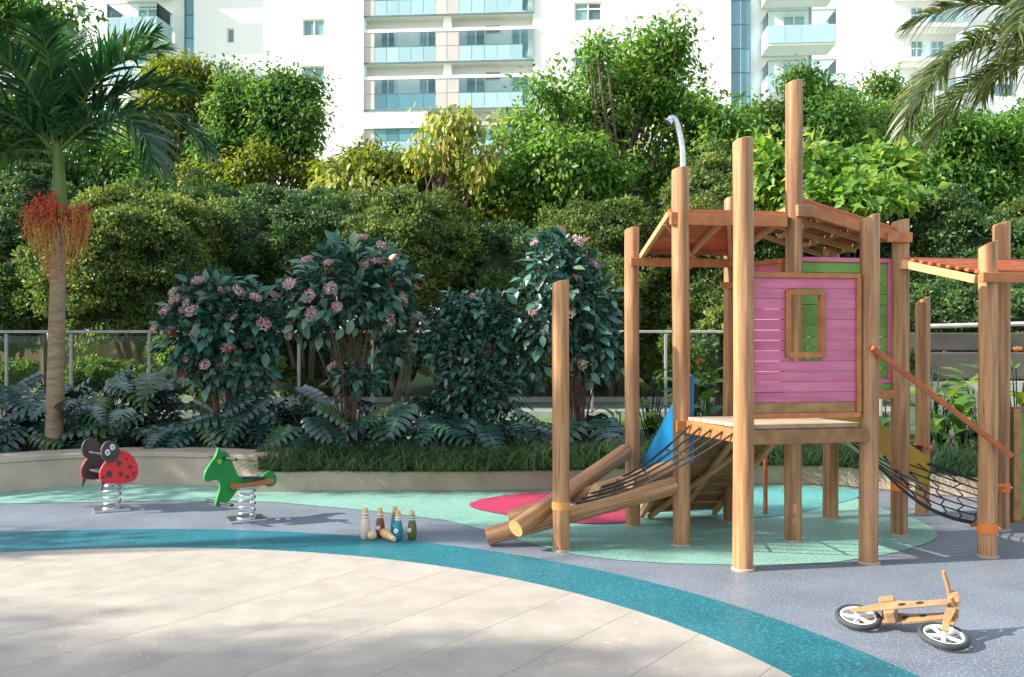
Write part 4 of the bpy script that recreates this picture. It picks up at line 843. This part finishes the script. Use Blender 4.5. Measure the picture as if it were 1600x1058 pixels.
def viburnum(label, bx, by, blobs, nleaf, nfl, nfine, bluish=0, fl_front=True, Y=10.9, sc=1.0):
    base = Vector(((bx-800)*Y/FPX, Y, .18)); t = thing('viburnum_bush', base, label, 'bush', 'flowering viburnum bushes')
    bl = [(W(x, y, Y+random.uniform(-.15, .15))-base, (rx*Y/FPX, rx*Y/FPX*.75, ry*Y/FPX)) for x, y, rx, ry in blobs]
    cs = np.array([list(b[0]) for b in bl]); rs = np.array([b[1] for b in bl]); pr = rs.prod(1)**(2/3); pr /= pr.sum()
    mb = MB(); tips = []
    for i in range(16):
        k = rng.choice(len(bl), p=pr); d = rvec(1)[0]; e = Vector(cs[k]+d*rs[k]*.55); b0 = Vector((random.uniform(-.09, .09), random.uniform(-.07, .07), -.05))
        m1 = b0.lerp(e, .45)+Vector((e.x*-.12, 0, .12)); pts = curve([b0, m1, e], 5); mb.tube(pts, [.016*(1-.07*j) for j in range(len(pts))], 6); tips.append(e)
        for q in range(5):
            s = pts[random.randint(4, len(pts)-1)]; e2_ = s+Vector(rvec(1)[0])*.28+up*.12; mb.tube([s, s.lerp(e2_, .5)+Vector(rvec(1)[0])*.03, e2_], [.007, .005, .003], 5)
    mb.build('stems', M['twig'], t, True)
    # fine leaves in the crown's depth
    n = nfine; bi = rng.choice(len(bl), n, p=pr); d = rvec(n); P = cs[bi]+d*rs[bi]*(rng.random((n, 1))**.45)*.95
    D = unit(d*.7+rng.normal(size=(n, 3))*.5+np.array([0, 0, -.25])); N = unit(np.array([0, 0, 1.])+d*.7+rng.normal(size=(n, 3))*.35)
    Ln = sc*.12*(.6+.7*rng.random(n)); f_ = link('foliage', leaves_mesh('viburnum_foliage', P, D, N, Ln, Ln*.55, M['l_viba'], np.clip(.4+.25*rng.normal(size=n), 0, 1)), t); f_['kind'] = 'stuff'
    for i in range(nleaf):
        k = rng.choice(len(bl), p=pr); d = rvec(1)[0]; d[1] = -abs(d[1])*1.0 if random.random() < .85 else d[1]; d = d/np.linalg.norm(d)
        pos = Vector(cs[k]+d*rs[k]*random.uniform(.82, 1.06)); dr = Vector(d)*.8+Vector(rvec(1)[0])*.55+Vector((0, -.1, -.15)); nn_ = Vector(d)*.6+Vector((0, -.35, .8))+Vector(rvec(1)[0])*.25
        place(random.choice(vleaf), 'leaf', t, frame(pos, dr, nn_, sc*random.uniform(.65, 1.1)))
    for i in range(nfl):
        k = rng.choice(len(bl), p=pr); d = rvec(1)[0]; d[1] = -abs(d[1]); d[2] = d[2]*.8+.25; d /= np.linalg.norm(d)
        pos = Vector(cs[k]+d*rs[k]*random.uniform(.92, 1.05)); z = (Vector(d)+up*.7).normalized(); x = z.orthogonal().normalized(); s = random.uniform(.7, 1.15)
        mt = Matrix((x*s, z.cross(x)*s, z*s)).transposed().to_4x4(); mt.translation = pos; place(random.choice(flm), 'flower_head', t, mt)
    return t
viburnum('round pink-flowered bush full of flower heads left of centre', 355, 690, [(345, 500, 85, 75), (300, 530, 55, 60), (400, 510, 50, 60), (330, 455, 50, 30), (360, 570, 75, 45)], 170, 30, 2600)
viburnum('tall many-stemmed bush with broad teal leaves and pink flower heads', 548, 700, [(545, 455, 90, 65), (480, 480, 50, 60), (600, 450, 55, 60), (560, 400, 60, 30), (620, 520, 35, 50), (560, 585, 50, 22)], 210, 20, 1900, sc=1.05)
viburnum('dark dense blue green bush without flowers beside the short post', 735, 700, [(735, 540, 70, 65), (770, 500, 50, 50), (690, 530, 40, 50), (750, 610, 75, 60), (715, 480, 30, 28), (700, 650, 60, 40)], 150, 1, 4200, sc=.8)
viburnum('slim tall bush with dark leaves behind the lone short post', 905, 695, [(870, 430, 65, 60), (910, 470, 55, 70), (850, 500, 50, 50), (930, 545, 55, 45), (830, 560, 40, 40), (870, 385, 40, 22)], 180, 9, 2200)

# philodendrons
def phil_leaf(name, ln=.40, wd=.42, fingers=7):
    vs = []; fs = []
    rib = [Vector((0, ln*i/fingers, -.16*ln*(i/fingers)**2+.05*ln*math.sin(i/fingers*3.1))) for i in range(fingers+1)]
    for i in range(fingers+1):
        b = len(vs); vs += [rib[i]+Vector((-.010, 0, .002)), rib[i]+Vector((.010, 0, .002))]
        if i: fs.append((b-2, b-1, b+1, b))
    for s in (-1, 1):
        for i in range(fingers):
            t = (i+.5)/fingers; L_ = wd*.5*(math.sin(math.pi*min(1, t*.75+.2))**.7)*(1.0-.25*t); p = rib[i].lerp(rib[i+1], .1); q = rib[i].lerp(rib[i+1], .92)
            dr = Vector((s, -.35+1.1*t, -.18)).normalized(); hw = ln/fingers*.86; sd_ = Vector((0, 1, 0))
            m1 = (p+q)/2+dr*L_*.55+Vector((0, 0, .02)); tip = (p+q)/2+dr*L_-Vector((0, 0, .05*L_/wd*2)); b = len(vs)
            m2 = (p+q)/2+dr*L_*.86-Vector((0, 0, .006)); vs += [p, q, m1-sd_*hw*.62, m1+sd_*hw*.62, m2-sd_*hw*.47, m2+sd_*hw*.47, tip]
            for f_ in ((b, b+2, b+3, b+1), (b+2, b+4, b+5, b+3), (b+4, b+6, b+5)): fs.append(f_ if s > 0 else f_[::-1])
    me = bpy.data.meshes.new(name); me.from_pydata([tuple(v) for v in vs], [], fs); me.materials.append(M['l_phil']); me.polygons.foreach_set('use_smooth', [True]*len(me.polygons)); me.update(); return me
pleaf = [phil_leaf('philodendron_leaf'), phil_leaf('philodendron_leaf', .46, .38, 8), phil_leaf('philodendron_leaf', .34, .40, 6)]
def philodendron(label, x, Y, h, nl, spread=.42, s=1.08):
    if x < 420: Y += .28
    base = Vector(((x-800)*Y/FPX, Y, .18)); t = thing('philodendron', base, label, 'plant', 'philodendrons in the planting bed'); mb = MB()
    for i in range(nl):
        a = random.uniform(0, 2*math.pi) if i % 3 else random.uniform(R(200), R(340)); hh = h*random.uniform(.15, 1); r = spread*random.uniform(.3, 1)*(1.1-.4*hh/h)
        e = Vector((math.cos(a)*r, math.sin(a)*r*.7, hh)); mb.tube(curve([Vector((random.uniform(-.06, .06), random.uniform(-.05, .05), -.04)), Vector((e.x*.35, e.y*.35, hh*.75)), e], 4), .006, 5)
        d = Vector((math.cos(a), math.sin(a)*.8, random.uniform(-.75, -.05))); n_ = Vector((math.cos(a)*.35, math.sin(a)*.35-.25, 1))
        place(random.choice(pleaf), 'leaf', t, frame(e, d, n_, s*random.uniform(.75, 1.2)))
    mb.build('stems', M['l_grass'], t, True); return t
pspots = [(-60, 10.7, .75, 'at the frame edge left of the palm'), (10, 10.9, .85, 'just left of the palm trunk'), (45, 10.55, .5, 'low in front of the palm trunk'), (125, 10.7, .8, 'right of the palm trunk'), (175, 11.1, .9, 'behind the ladybug rocker'),
          (205, 10.6, .6, 'above the bench behind the ladybug'), (265, 10.7, .75, 'left below the round pink bush'), (240, 11.3, 1.0, 'at the fence left of the pink bush'), (320, 10.55, .5, 'under the round pink bush'), (385, 10.6, .6, 'above the green pony rocker'), (425, 10.9, .8, 'right of the pink bush stems'),
          (470, 10.5, .7, 'left of the many-stemmed bush'), (440, 11.4, .95, 'at the fence between the two flowering bushes'), (505, 11.2, .7, 'behind the stems of the tall bush'), (600, 10.7, .62, 'right of the many stems'), (650, 10.6, .68, 'between the tall bush and the dark bush'), (690, 10.5, .45, 'low at the foot of the dark bush'), (745, 10.6, .5, 'in front of the dark bush'), (790, 10.8, .6, 'right of the dark bush'), (85, 11.5, .95, 'at the fence behind the palm trunk'), (570, 11.2, .7, 'low behind the tall bush at the fence'), (935, 10.9, .5, 'under the slim bush by the log ramp')]
for x, Y, h, wh in pspots: philodendron('dark glossy split-leaved plant '+wh, x, Y, h, 15 if h > .6 else 12, .46)

# broad strap-leaved plants behind the tower
bleaf = [big_leaf('broad_leaf', .5, .15, M['l_big'], .35, .2, 6), big_leaf('broad_leaf', .42, .19, M['l_big'], .25, .15, 6)]
def broadplant(label, x, Y, h, nl, s=1.0, flower=False):
    base = Vector(((x-800)*Y/FPX, Y, .18)); t = thing('broadleaf_plant', base, label, 'plant', 'broad-leaved plants behind the tower'); mb = MB()
    for i in range(nl):
        a = random.uniform(0, 6.28); hh = h*random.uniform(.2, 1); e = Vector((math.cos(a)*.14, math.sin(a)*.1, hh)); mb.tube([Vector((0, 0, -.03)), e*.5, e], .008, 5)
        place(random.choice(bleaf), 'leaf', t, frame(e, (math.cos(a), math.sin(a)*.8, random.uniform(-.2, .9)), (-math.cos(a)*.4, -math.sin(a)*.4-.3, 1), s*random.uniform(.6, 1.1)))
    mb.build('stems', M['l_grass'], t, True)
    if flower: 
        n = 40; d = rvec(n); d[:, 2] = abs(d[:, 2])+.3; link('flower', leaves_mesh('flower', np.tile([[0, 0, h+.1]], (n, 1)), d, rvec(n), np.full(n, .075), np.full(n, .02), M['orange'], rng.random(n)), t)
    return t
for x, Y, h, nl, s, wh, fl in ((1095, 11.4, .95, 22, .8, 'with an orange red flower behind the deck edge', True), (1045, 11.2, .6, 18, .7, 'left of the blue guard panel', False), (970, 11.3, .5, 14, .7, 'behind the second leftmost post', False), (1015, 11.6, .9, 18, .8, 'at the fence behind the blue guard', False), (1470, 10.8, .8, 24, .85, 'right of the short far post', False), (1505, 10.6, .6, 22, .9, 'between the two right-hand posts', False),
                              (1450, 11.5, 1.0, 22, .9, 'behind the short far post', False), (1530, 11.3, .9, 22, .9, 'behind the right canopy posts', False), (1590, 11.0, 1.1, 24, 1.0, 'at the right frame edge above the gate', True), (1385, 11.0, .7, 18, .8, 'behind the yellow slide', False), (1310, 11.4, .55, 18, .8, 'under the deck left of the slide', False), (1200, 11.5, .5, 16, .8, 'under the deck behind the centre post', False)):
    broadplant('green broad-leaved plant '+wh, x, Y, h, nl, s, fl)

# liriope edging grass
def tufts(centres, per, hgt, name, label):
    n = len(centres)*per; ci = np.repeat(np.arange(len(centres)), per); C = np.array(centres)[ci]
    a = rng.random(n)*6.283; tf = (.45+.85*rng.random(len(centres)))[ci]; h = hgt*(.5+.7*rng.random(n))*tf; out = np.stack([np.cos(a), np.sin(a), np.zeros(n)], 1); sp = (.08+.42*rng.random(n))*hgt/.3*tf
    k = 5; paths = np.empty((n, k, 3)); 
    for i in range(k):
        t = i/(k-1); paths[:, i] = C+out*(rng.random((n, 1))*.0+.015)+out*(sp*t**1.5)[:, None]; paths[:, i, 2] += h*(1.75*t-1.55*t*t)
    sd_ = np.stack([-np.sin(a), np.cos(a), np.zeros(n)], 1); wdt = np.tile(np.array([.006, .007, .006, .004, .001]), (n, 1))
    o = link(name, strips_mesh(name, paths, wdt, sd_, M['l_grass'], np.clip(.4+.3*rng.normal(size=n), 0, 1))); return tag(o, label, 'grass', kind='stuff')
cen = []
def line_at(pts, x):
    for p, q in zip(pts, pts[1:]):
        if p[0] <= x <= q[0]: return p[1]+(q[1]-p[1])*(x-p[0])/(q[0]-p[0])
for i in range(620):
    x = random.uniform(-2.5, 5.5); yb = line_at(pl_pts, x)
    if yb is None: continue
    cen.append((x, yb+.03+random.random()**1.6*1.1, .18))
tufts(cen, 60, .40, 'edging_grass', 'dark arching border grass spilling over the planter kerb')

# ------------------------------------------------------------------ palms
def palm_frond(parent, o, az, el, ln, droop, nleaf, ll, lw, m, ldroop=.5, spreadv=.35):
    o = np.array(o); k = 22; h = np.array([math.cos(az), math.sin(az), 0]); pts = [o]; e = el; ds = ln/k; dirs = []
    for i in range(k):
        d = h*math.cos(e)+np.array([0, 0, math.sin(e)]); dirs.append(d); pts.append(pts[-1]+d*ds); e -= droop/k*(.4+1.3*i/k)
    f = MB().tube([tuple(p) for p in pts], [.020*(1-.85*i/k) for i in range(k+1)], 6).build('frond', M['shaft'], parent, True)
    pts = np.array(pts); n = nleaf*2; t = np.repeat(np.linspace(.10, .995, nleaf), 2); sg = np.tile([1., -1.], nleaf); x = t*k; i0 = np.minimum(x.astype(int), k-1); fr_ = (x-i0)[:, None]
    P = pts[i0]*(1-fr_)+pts[i0+1]*fr_; T = np.array(dirs)[i0]; side = np.cross(T, np.array([0, 0, 1.])); side = unit(side); U = np.cross(side, T)
    L_ = ll*(np.sin(np.pi*np.clip(t*.82+.14, 0, 1))**.6)*(.85+.3*rng.random(n)); D = unit(side*sg[:, None]*.75+T*(.55+.5*t[:, None])+U*(spreadv*(rng.random((n, 1))*1.3-.1))+rng.normal(size=(n, 3))*.09)
    kk = 6; paths = np.empty((n, kk, 3)); w_ = np.array([.5, 1, 1, .8, .45, .04])
    dr = (ldroop*(.6+.8*rng.random(n)))[:, None]*np.array([0, 0, -1.])
    for i in range(kk):
        q = i/(kk-1); paths[:, i] = P+D*(L_*q)[:, None]+dr*(L_*q*q)[:, None]
    Nn = unit(np.cross(D, T)+rng.normal(size=(n, 3))*.2); sd_ = unit(np.cross(D, Nn))
    lf = link('leaflets', strips_mesh('palm_leaflets', paths, lw*w_[None]*np.ones((n, 1)), sd_, m, np.clip(.45+.25*rng.normal(size=n), 0, 1)), f); lf['kind'] = 'stuff'
    return f
PY = 10.75; pbx = W(84, 700, PY).x; palm = thing('palm_tree', (pbx, PY, .18), 'ringed-trunk palm with dark arching fronds and red fruit skirt at left', 'palm tree')
topz = W(90, 335, PY).z-.18; lean = W(93, 335, PY).x-pbx
rp = [(Vector((lean*t, 0, topz*t)), .098*(1-.22*t)+(.02 if t < .06 else 0)+.0035*(i % 2)) for i in range(61) for t in [i/60]]
MB().tube([p for p, r in rp], [r for p, r in rp], 20).build('trunk', M['palmbark'], palm, True)
cz = W(92, 240, PY).z-.18; lean2 = W(90, 240, PY).x-pbx
MB().tube([(lean, 0, topz-.02), (lean, 0, topz+.06), (lean, 0, (topz+cz)/2), (lean2, 0, cz+.1)], [.075, .085, .072, .05], 16).build('crown_shaft', M['shaft'], palm, True)
for az, el, ln, dr, ll in ((8, 38, 1.75, 2.1, .62), (-28, 30, 1.7, 2.3, .60), (35, 55, 1.7, 1.5, .6), (62, 68, 1.7, 1.2, .6), (100, 76, 1.75, 1.0, .58), (-80, 78, 1.5, 1.2, .55), (150, 55, 1.7, 1.6, .6), (185, 35, 1.7, 2.0, .6), (215, 40, 1.6, 2.0, .58), (250, 62, 1.5, 1.5, .55), (128, 70, 1.75, 1.0, .58), (170, 10, 1.3, 2.0, .5), (20, 70, 1.75, 1.1, .58), (-10, 62, 1.7, 1.4, .6), (200, 66, 1.7, 1.3, .58)):
    palm_frond(palm, (lean2, 0, cz), R(az), R(min(82, el+6)), ln*1.08, dr*.92, 76, ll*1.0, .036, M['l_palm'], .30 if el > 50 else .5, .75)
mb = MB(); fz = topz-.05
berries = []
for i in range(360):
    a = random.uniform(0, 6.283); dz = random.uniform(-.80, .24)*random.uniform(.4, 1); r = .07+.36*(1-abs(dz+.10)/.78)*random.uniform(.2, 1.1)
    if math.cos(a) > 0: r *= .85
    e = Vector((lean+math.cos(a)*r, math.sin(a)*r*.8, fz+dz)); s = Vector((lean+math.cos(a)*.07, math.sin(a)*.07, fz))
    m1 = s.lerp(e, .55)+Vector((math.cos(a)*.12, math.sin(a)*.12, random.uniform(.0, .16))); pts = curve([s, m1, e], 4); pts = [p+Vector(rvec(1)[0])*.02 for p in pts]; mb.tube(pts, .0036, 4, False)
    if dz > -.12 and (math.cos(a) < .2 or i % 2):
        for q in range(4): berries.append(Vector(pts[random.randint(3, len(pts)-1)])+Vector(rvec(1)[0])*.05)
fs_ = mb.build('fruit_strands', M['orange'], palm); fs_['kind'] = 'stuff'
nb = len(berries); tmpl = bmesh.new(); bmesh.ops.create_icosphere(tmpl, subdivisions=1, radius=.014); tv = [v.co.copy() for v in tmpl.verts]; tf = [tuple(v.index for v in f.verts) for f in tmpl.faces]; mb = MB()
for b in berries: mb.add([b+v for v in tv], tf)
br_ = mb.build('berries', M['berry'], palm, True); br_['kind'] = 'stuff'
# feathery palm at the right, its crown outside the frame
fp = thing('palm_tree', (W(1775, 600, 9.6).x, 9.9, .18), 'feathery palm whose drooping fronds reach in at upper right', 'palm tree')
MB().tube([(0, 0, -.05), (.03, 0, 2), (0, 0, 4.2)], [.17, .13, .11], 16).build('trunk', M['palmbark'], fp, True)
for az, el, ln, dr in ((186, 20, 2.75, 1.75), (192, 24, 2.6, 1.7), (172, 58, 2.5, 1.1), (160, 48, 2.3, 1.5), (215, 40, 2.3, 1.9), (250, 50, 2.2, 1.7), (290, 35, 2.3, 1.8), (330, 45, 2.3, 1.8), (15, 35, 2.4, 1.8), (60, 50, 2.3, 1.5), (100, 40, 2.4, 1.7), (135, 20, 2.2, 1.7)):
    palm_frond(fp, (0, 0, 4.2), R(az), R(el), ln, dr, 150, .50, .021, M['l_palm2'], .6, .9)

# shade trees standing to the left of the frame
def shade_tree(label, x, y, z, r, h, n, per=40):
    bl = [(Vector((x+random.uniform(-.5, .5)*r, y+random.uniform(-.5, .5)*r, z+random.uniform(-.6, .6)*h)), (r*.65, r*.65, h*.5)) for _ in range(7)]
    return clump_tree('shade_tree', label, 'tree', (x, y, -.03), bl, n, per, .17, M['l_dark'], 'shade trees left of the terrace', .17, .24)
shade_tree('broad shade tree beside the bench just outside the left edge', -10.7, 9.3, 5.6, 1.7, 3.0, 330)
shade_tree('shade tree at the fence outside the left edge', -13.5, 10.9, 4.8, 1.7, 2.2, 240)
shade_tree('tall shade tree far left of the stone terrace', -17.6, 1.05, 9.2, 1.35, 2.1, 230)
shade_tree('tall slim shade tree far left behind the camera side', -13.8, 5.0, 9.6, .9, 1.2, 40, 30)
shade_tree('shade tree left of the grey rubber floor outside the frame', -12.4, 5.9, 4.5, .8, .8, 60)

# ------------------------------------------------------------------ buildings
def facade_wall(u0, u1, z0, z1, holes, parent, m=M['white'], d=.35, y=0, name='wall'):
    us = sorted({u0, u1, *[h[0] for h in holes], *[h[1] for h in holes]}); zs = sorted({z0, z1, *[h[2] for h in holes], *[h[3] for h in holes]}); mb = MB()
    for a, b in zip(us, us[1:]):
        for c, e in zip(zs, zs[1:]):
            if any(h[0] <= a+1e-6 and b <= h[1]+1e-6 and h[2] <= c+1e-6 and e <= h[3]+1e-6 for h in holes): continue
            mb.add([(a, y, c), (b, y, c), (b, y, e), (a, y, e)], [(0, 1, 2, 3)])
    for a, b, c, e in holes:
        mb.add([(a, y, c), (b, y, c), (b, y, e), (a, y, e), (a, y+d, c), (b, y+d, c), (b, y+d, e), (a, y+d, e)], [(0, 4, 5, 1), (1, 5, 6, 2), (2, 6, 7, 3), (3, 7, 4, 0)])
    return mb.build(name, m, parent)
def window(parent, u0, u1, z0, z1, y=.2, n=2, transom=None):
    f = .09; w_ = MB()
    for a, b, c, e in ((u0, u1, z0, z0+f), (u0, u1, z1-f, z1), (u0, u0+f, z0+f, z1-f), (u1-f, u1, z0+f, z1-f)): w_.box(((a+b)/2, y, (c+e)/2), (b-a, .1, e-c))
    for i in range(1, n): u = u0+(u1-u0)*i/n; w_.box((u, y, (z0+z1)/2), (f, .098, z1-z0-2*f))
    if transom: w_.box(((u0+u1)/2, y, transom), (u1-u0-2*f, .096, f))
    wo_ = w_.build('window', M['wplast'], parent)
    for i in range(n):
        a, b = u0+(u1-u0)*i/n+f*.4, u0+(u1-u0)*(i+1)/n-f*.4; MB().box(((a+b)/2, y+.02+.012*i, (z0+z1)/2), (b-a, .03, z1-z0-f*.8)).build('pane', M['winglass'], wo_)
    return wo_
BY = 60.; bm2 = BY/FPX; U = lambda x: (x-800)*bm2; Zz = lambda y: CAM_H+(HOR-y)*bm2
bld = thing('apartment_tower', (0, BY, 0), 'white apartment tower with central teal glass balconies behind the trees', 'building'); bld.rotation_euler = (0, 0, R(-4.5))
ZT = Zz(-170); F = 74.
def hole(x0, x1, y0, y1): return (U(x0), U(x1), Zz(y1), Zz(y0))
hl = [hole(468, 504, 24+F*k, 51+F*k) for k in (-2, -1, 0, 1, 2, 3)]+[hole(342, 355, 33+F*k, 57+F*k) for k in (-2, -1, 0, 1, 2)]
facade_wall(U(288), U(452), -1, ZT, [h for h in hl if h[1] < U(400)], bld)
facade_wall(U(452), U(565), -1, ZT, [h for h in hl if h[0] > U(400)], bld, y=-.25)
MB().box((U(452)+.001, -.125, ZT/2), (.02, .25, ZT)).build('wall_return', M['white'], bld)
for h in hl: window(bld, *h, y=.12 if h[0] < U(400) else -.12, n=1 if h[0] < U(400) else 2)
hr = [hole(897, 940, 7+F*k, 36+F*k) for k in (-2, -1, 0, 1, 2, 3)]
facade_wall(U(835), U(1137), -1, ZT, hr, bld)
for h in hr: window(bld, *h, y=.12, n=2, transom=h[3]-.4)
# loggia stack
LB_ = .8
facade_wall(U(565), U(835), -1, ZT, [], bld, y=LB_, name='loggia_back_wall')
for u in (U(565), U(835)): MB().box((u+(.05 if u < 0 else -.05), LB_/2+.01, ZT/2), (.1, LB_, ZT+2)).build('loggia_side_wall', M['white'], bld)
MB().box((U(698), LB_/2+.02, ZT/2), (.5, LB_-.04, ZT+2)).build('party_wall', M['white'], bld)
for k in range(-3, 5):
    ys = 21+F*k; zs = Zz(ys)
    MB().box((U(700), LB_/2-.05, zs+.02), (U(835)-U(565)-.02, LB_+.12, .24)).build('balcony_slab', M['white'], bld)
    ed = MB().box((U(700), -.13, zs-.02), (U(835)-U(565)-.04, .06, .10)).build('slab_edge_trim', M['darkline'], bld)
    # glazing of the floor standing on this slab (above it)
    z0 = zs+.05
    for x0, x1, tile in ((565, 583, 1), (680, 698, 1), (698, 717, 1), (817, 835, 2)):
        if k == 2 and False: continue
        for za, zb in ((z0, z0+.94), (z0+.97, z0+1.86)):
            if (tile == 1 and za > z0+.5 and k != 1) or (tile == 2): mm = M['clear'] if tile == 2 or k in (0,) else M['tile']
            else: mm = M['tile']
            MB().box(((U(x0)+U(x1))/2, -.10, (za+zb)/2), (U(x1)-U(x0)-.03, .05, zb-za)).build('end_panel', mm, bld)
    for xa, xb in ((583, 680), (717, 817)):
        for i in range(5):
            a, b = U(xa+(xb-xa)*i/5)+.015, U(xa+(xb-xa)*(i+1)/5)-.015
            MB().box(((a+b)/2, -.10, z0+.47), (b-a, .04, .94)).build('spandrel_pane', M['spandrel'] if k != 2 or xa > 600 else M['curtain'], bld)
            MB().box(((a+b)/2, -.10, z0+1.41), (b-a, .03, .86)).build('balustrade_pane', M['clear'] if k < 3 else M['curtain'], bld)
        MB().box(((U(xa)+U(xb))/2, -.10, z0+.955), (U(xb)-U(xa), .06, .035)).build('glazing_bar', M['darkline'], bld)
    MB().box((U(700), -.10, z0+1.96), (U(835)-U(565)-.02, .12, .2)).build('top_rail', M['white'], bld)
    for xa, xb in ((588, 612), (650, 678), (725, 757), (797, 826)): window(bld, U(xa), U(xb), z0+.1, z0+2.35, y=LB_-.07, n=2)
    MB().box((U(768), LB_-.1, z0+2.2), (.9, .1, .38)).build('grille', M['grille'], bld)
# white solid band on one storey
MB().box(((U(567)+U(668))/2, -.20, Zz(186)), (U(668)-U(567), .14, 1.0)).build('white_parapet', M['white'], bld)
# curtain-glass strips beside the balcony wings
def strip(xa, xb, y):
    for k in range(-8, 14):
        z0 = Zz(45+37*k); MB().box(((U(xa)+U(xb))/2, y, z0+.73), (U(xb)-U(xa)-.04, .06, 1.42)).build('curtain_pane', M['curtain'], bld)
        MB().box(((U(xa)+U(xb))/2, y-.01, z0), (U(xb)-U(xa), .09, .06)).build('mullion', M['darkline'], bld)
strip(271, 287, .3); strip(1138, 1153, .3); strip(1153, 1167, .3)
MB().box((U(271), .7, ZT/2), (.08, 1, ZT)).build('glass_frame', M['darkline'], bld); MB().box((U(1167), .7, ZT/2), (.08, 1, ZT)).build('glass_frame', M['darkline'], bld)
def wing(x0, x1, side, ys, xw0, xw1):
    """projecting balconies: x0..x1 front edge; side = which return faces the middle"""
    facade_wall(U(xw0), U(xw1), -1, ZT, [], bld, y=.6, name='wing_wall')
    for k in range(-3, 4):
        z0 = Zz(ys+F*k); pj = 2.2
        b = MB().box(((U(x0)+U(x1))/2, .55-pj/2, z0-.14), (U(x1)-U(x0), pj, .28)).build('balcony', M['white'], bld)
        n = 4; yf = .55-pj-.03
        for i in range(n):
            a, c = U(x0)+(U(x1)-U(x0))*i/n+.012, U(x0)+(U(x1)-U(x0))*(i+1)/n-.012
            MB().box(((a+c)/2, yf, z0+.38), (c-a, .05, 1.06)).build('spandrel_pane', M['spandrel'], b)
            MB().box(((a+c)/2, yf, z0+1.33), (c-a, .03, .80)).build('balustrade_pane', M['clear'], b)
        MB().box(((U(x0)+U(x1))/2, yf, z0+1.76), (U(x1)-U(x0), .06, .05)).build('handrail', M['darkline'], b)
        for u in (U(x0), U(x1)):
            MB().box((u, .55-pj/2, z0+.38), (.05, pj, 1.06)).build('side_pane', M['spandrel'], b); MB().box((u, .55-pj/2, z0+1.33), (.03, pj, .80)).build('side_pane', M['clear'], b)
            MB().box((u, .55-pj/2, z0+1.76), (.05, pj, .05)).build('handrail', M['darkline'], b)
        uc = (U(x0)+U(x1))/2; window(bld, uc-.7, uc+.7, z0+.1, z0+2.2, y=.55, n=2, transom=z0+1.5)
        if side < 0:
            for q in (0, 1): MB().box((uc-.3+.62*q, .56, z0-.78), (.52, .1, .26)).build('grille', M['grille'], bld)
wing(165, 246, -1, 48, 120, 271); wing(1185, 1284, 1, 86, 1167, 1262)
MB().box((U(1262)-.1, 4.6, ZT/2), (.2, 8, ZT+2)).build('end_wall', M['white'], bld); MB().box((U(120)+.1, 4.6, ZT/2), (.2, 8, ZT+2)).build('end_wall', M['white'], bld)
MB().box(((U(120)+U(1262))/2, 5, ZT+.2), (U(1262)-U(120), 9.4, .5)).build('roof', M['white'], bld)
# right-hand far building
B2Y = 85.; k2 = B2Y/FPX; b2 = thing('apartment_building', (0, B2Y, 0), 'second white block with pale glass balconies at upper right', 'building')
U2 = lambda x: (x-800)*k2; Z2 = lambda y: CAM_H+(HOR-y)*k2
h2 = [(U2(1554), U2(1584), Z2(97+54*k), Z2(77+54*k)) for k in range(-3, 4)]
facade_wall(U2(1505), U2(1760), -1, Z2(-150), h2, b2); [window(b2, *h, y=.12, n=2) for h in h2]
facade_wall(U2(1408), U2(1505), -1, Z2(-150), [], b2, y=1.4, name='recessed_wall')
MB().box((U2(1408)+.1, 6, Z2(-150)/2), (.2, 9, Z2(-150)+2)).build('end_wall', M['white'], b2)
MB().box(((U2(1408)+U2(1760))/2, 5.5, Z2(-150)+.2), (U2(1760)-U2(1408), 9.5, .4)).build('roof', M['white'], b2)
for k in range(-3, 5):
    z0 = Z2(92+53*k); bb = MB().box(((U2(1400)+U2(1506))/2, .3, z0-.2), (U2(1506)-U2(1400), 2.3, .4)).build('balcony', M['white'], b2)
    for i in range(5):
        a, c = U2(1400+21*i)+.01, U2(1400+21*(i+1))-.01; MB().box(((a+c)/2, -.85, z0+.55), (c-a, .05, 1.1)).build('balustrade_pane', M['clear'], bb)
    for xa, xb in ((1432, 1452), (1464, 1486)): window(b2, U2(xa), U2(xb), z0+.1, z0+2.0, y=1.33, n=2, transom=z0+1.3)
# left far building
b3 = thing('office_building', (0, 72, 0), 'white block with dark glazing behind the palm at upper left', 'building'); k3 = 72/FPX; U3 = lambda x: (x-800)*k3; Z3 = lambda y: CAM_H+(HOR-y)*k3
h3 = [(U3(118), U3(135), Z3(27+48*k), Z3(5+48*k)) for k in range(-3, 5)]
facade_wall(U3(30), U3(160), -1, Z3(-150), h3, b3); [window(b3, *h, y=.12, n=1) for h in h3]
h4 = [(U3(-60+45*j), U3(-25+45*j), Z3(85+48*k), Z3(50+48*k)) for k in range(-3, 5) for j in (0, 1)]
facade_wall(U3(-120), U3(30), -1, Z3(-150), h4, b3, y=-.3, name='front_wall'); [window(b3, *h, y=-.15, n=2) for h in h4]
MB().box(((U3(-120)+U3(160))/2, 5, Z3(-150)+.2), (U3(160)-U3(-120), 9.5, .4)).build('roof', M['white'], b3)

SC.render.engine = 'CYCLES'
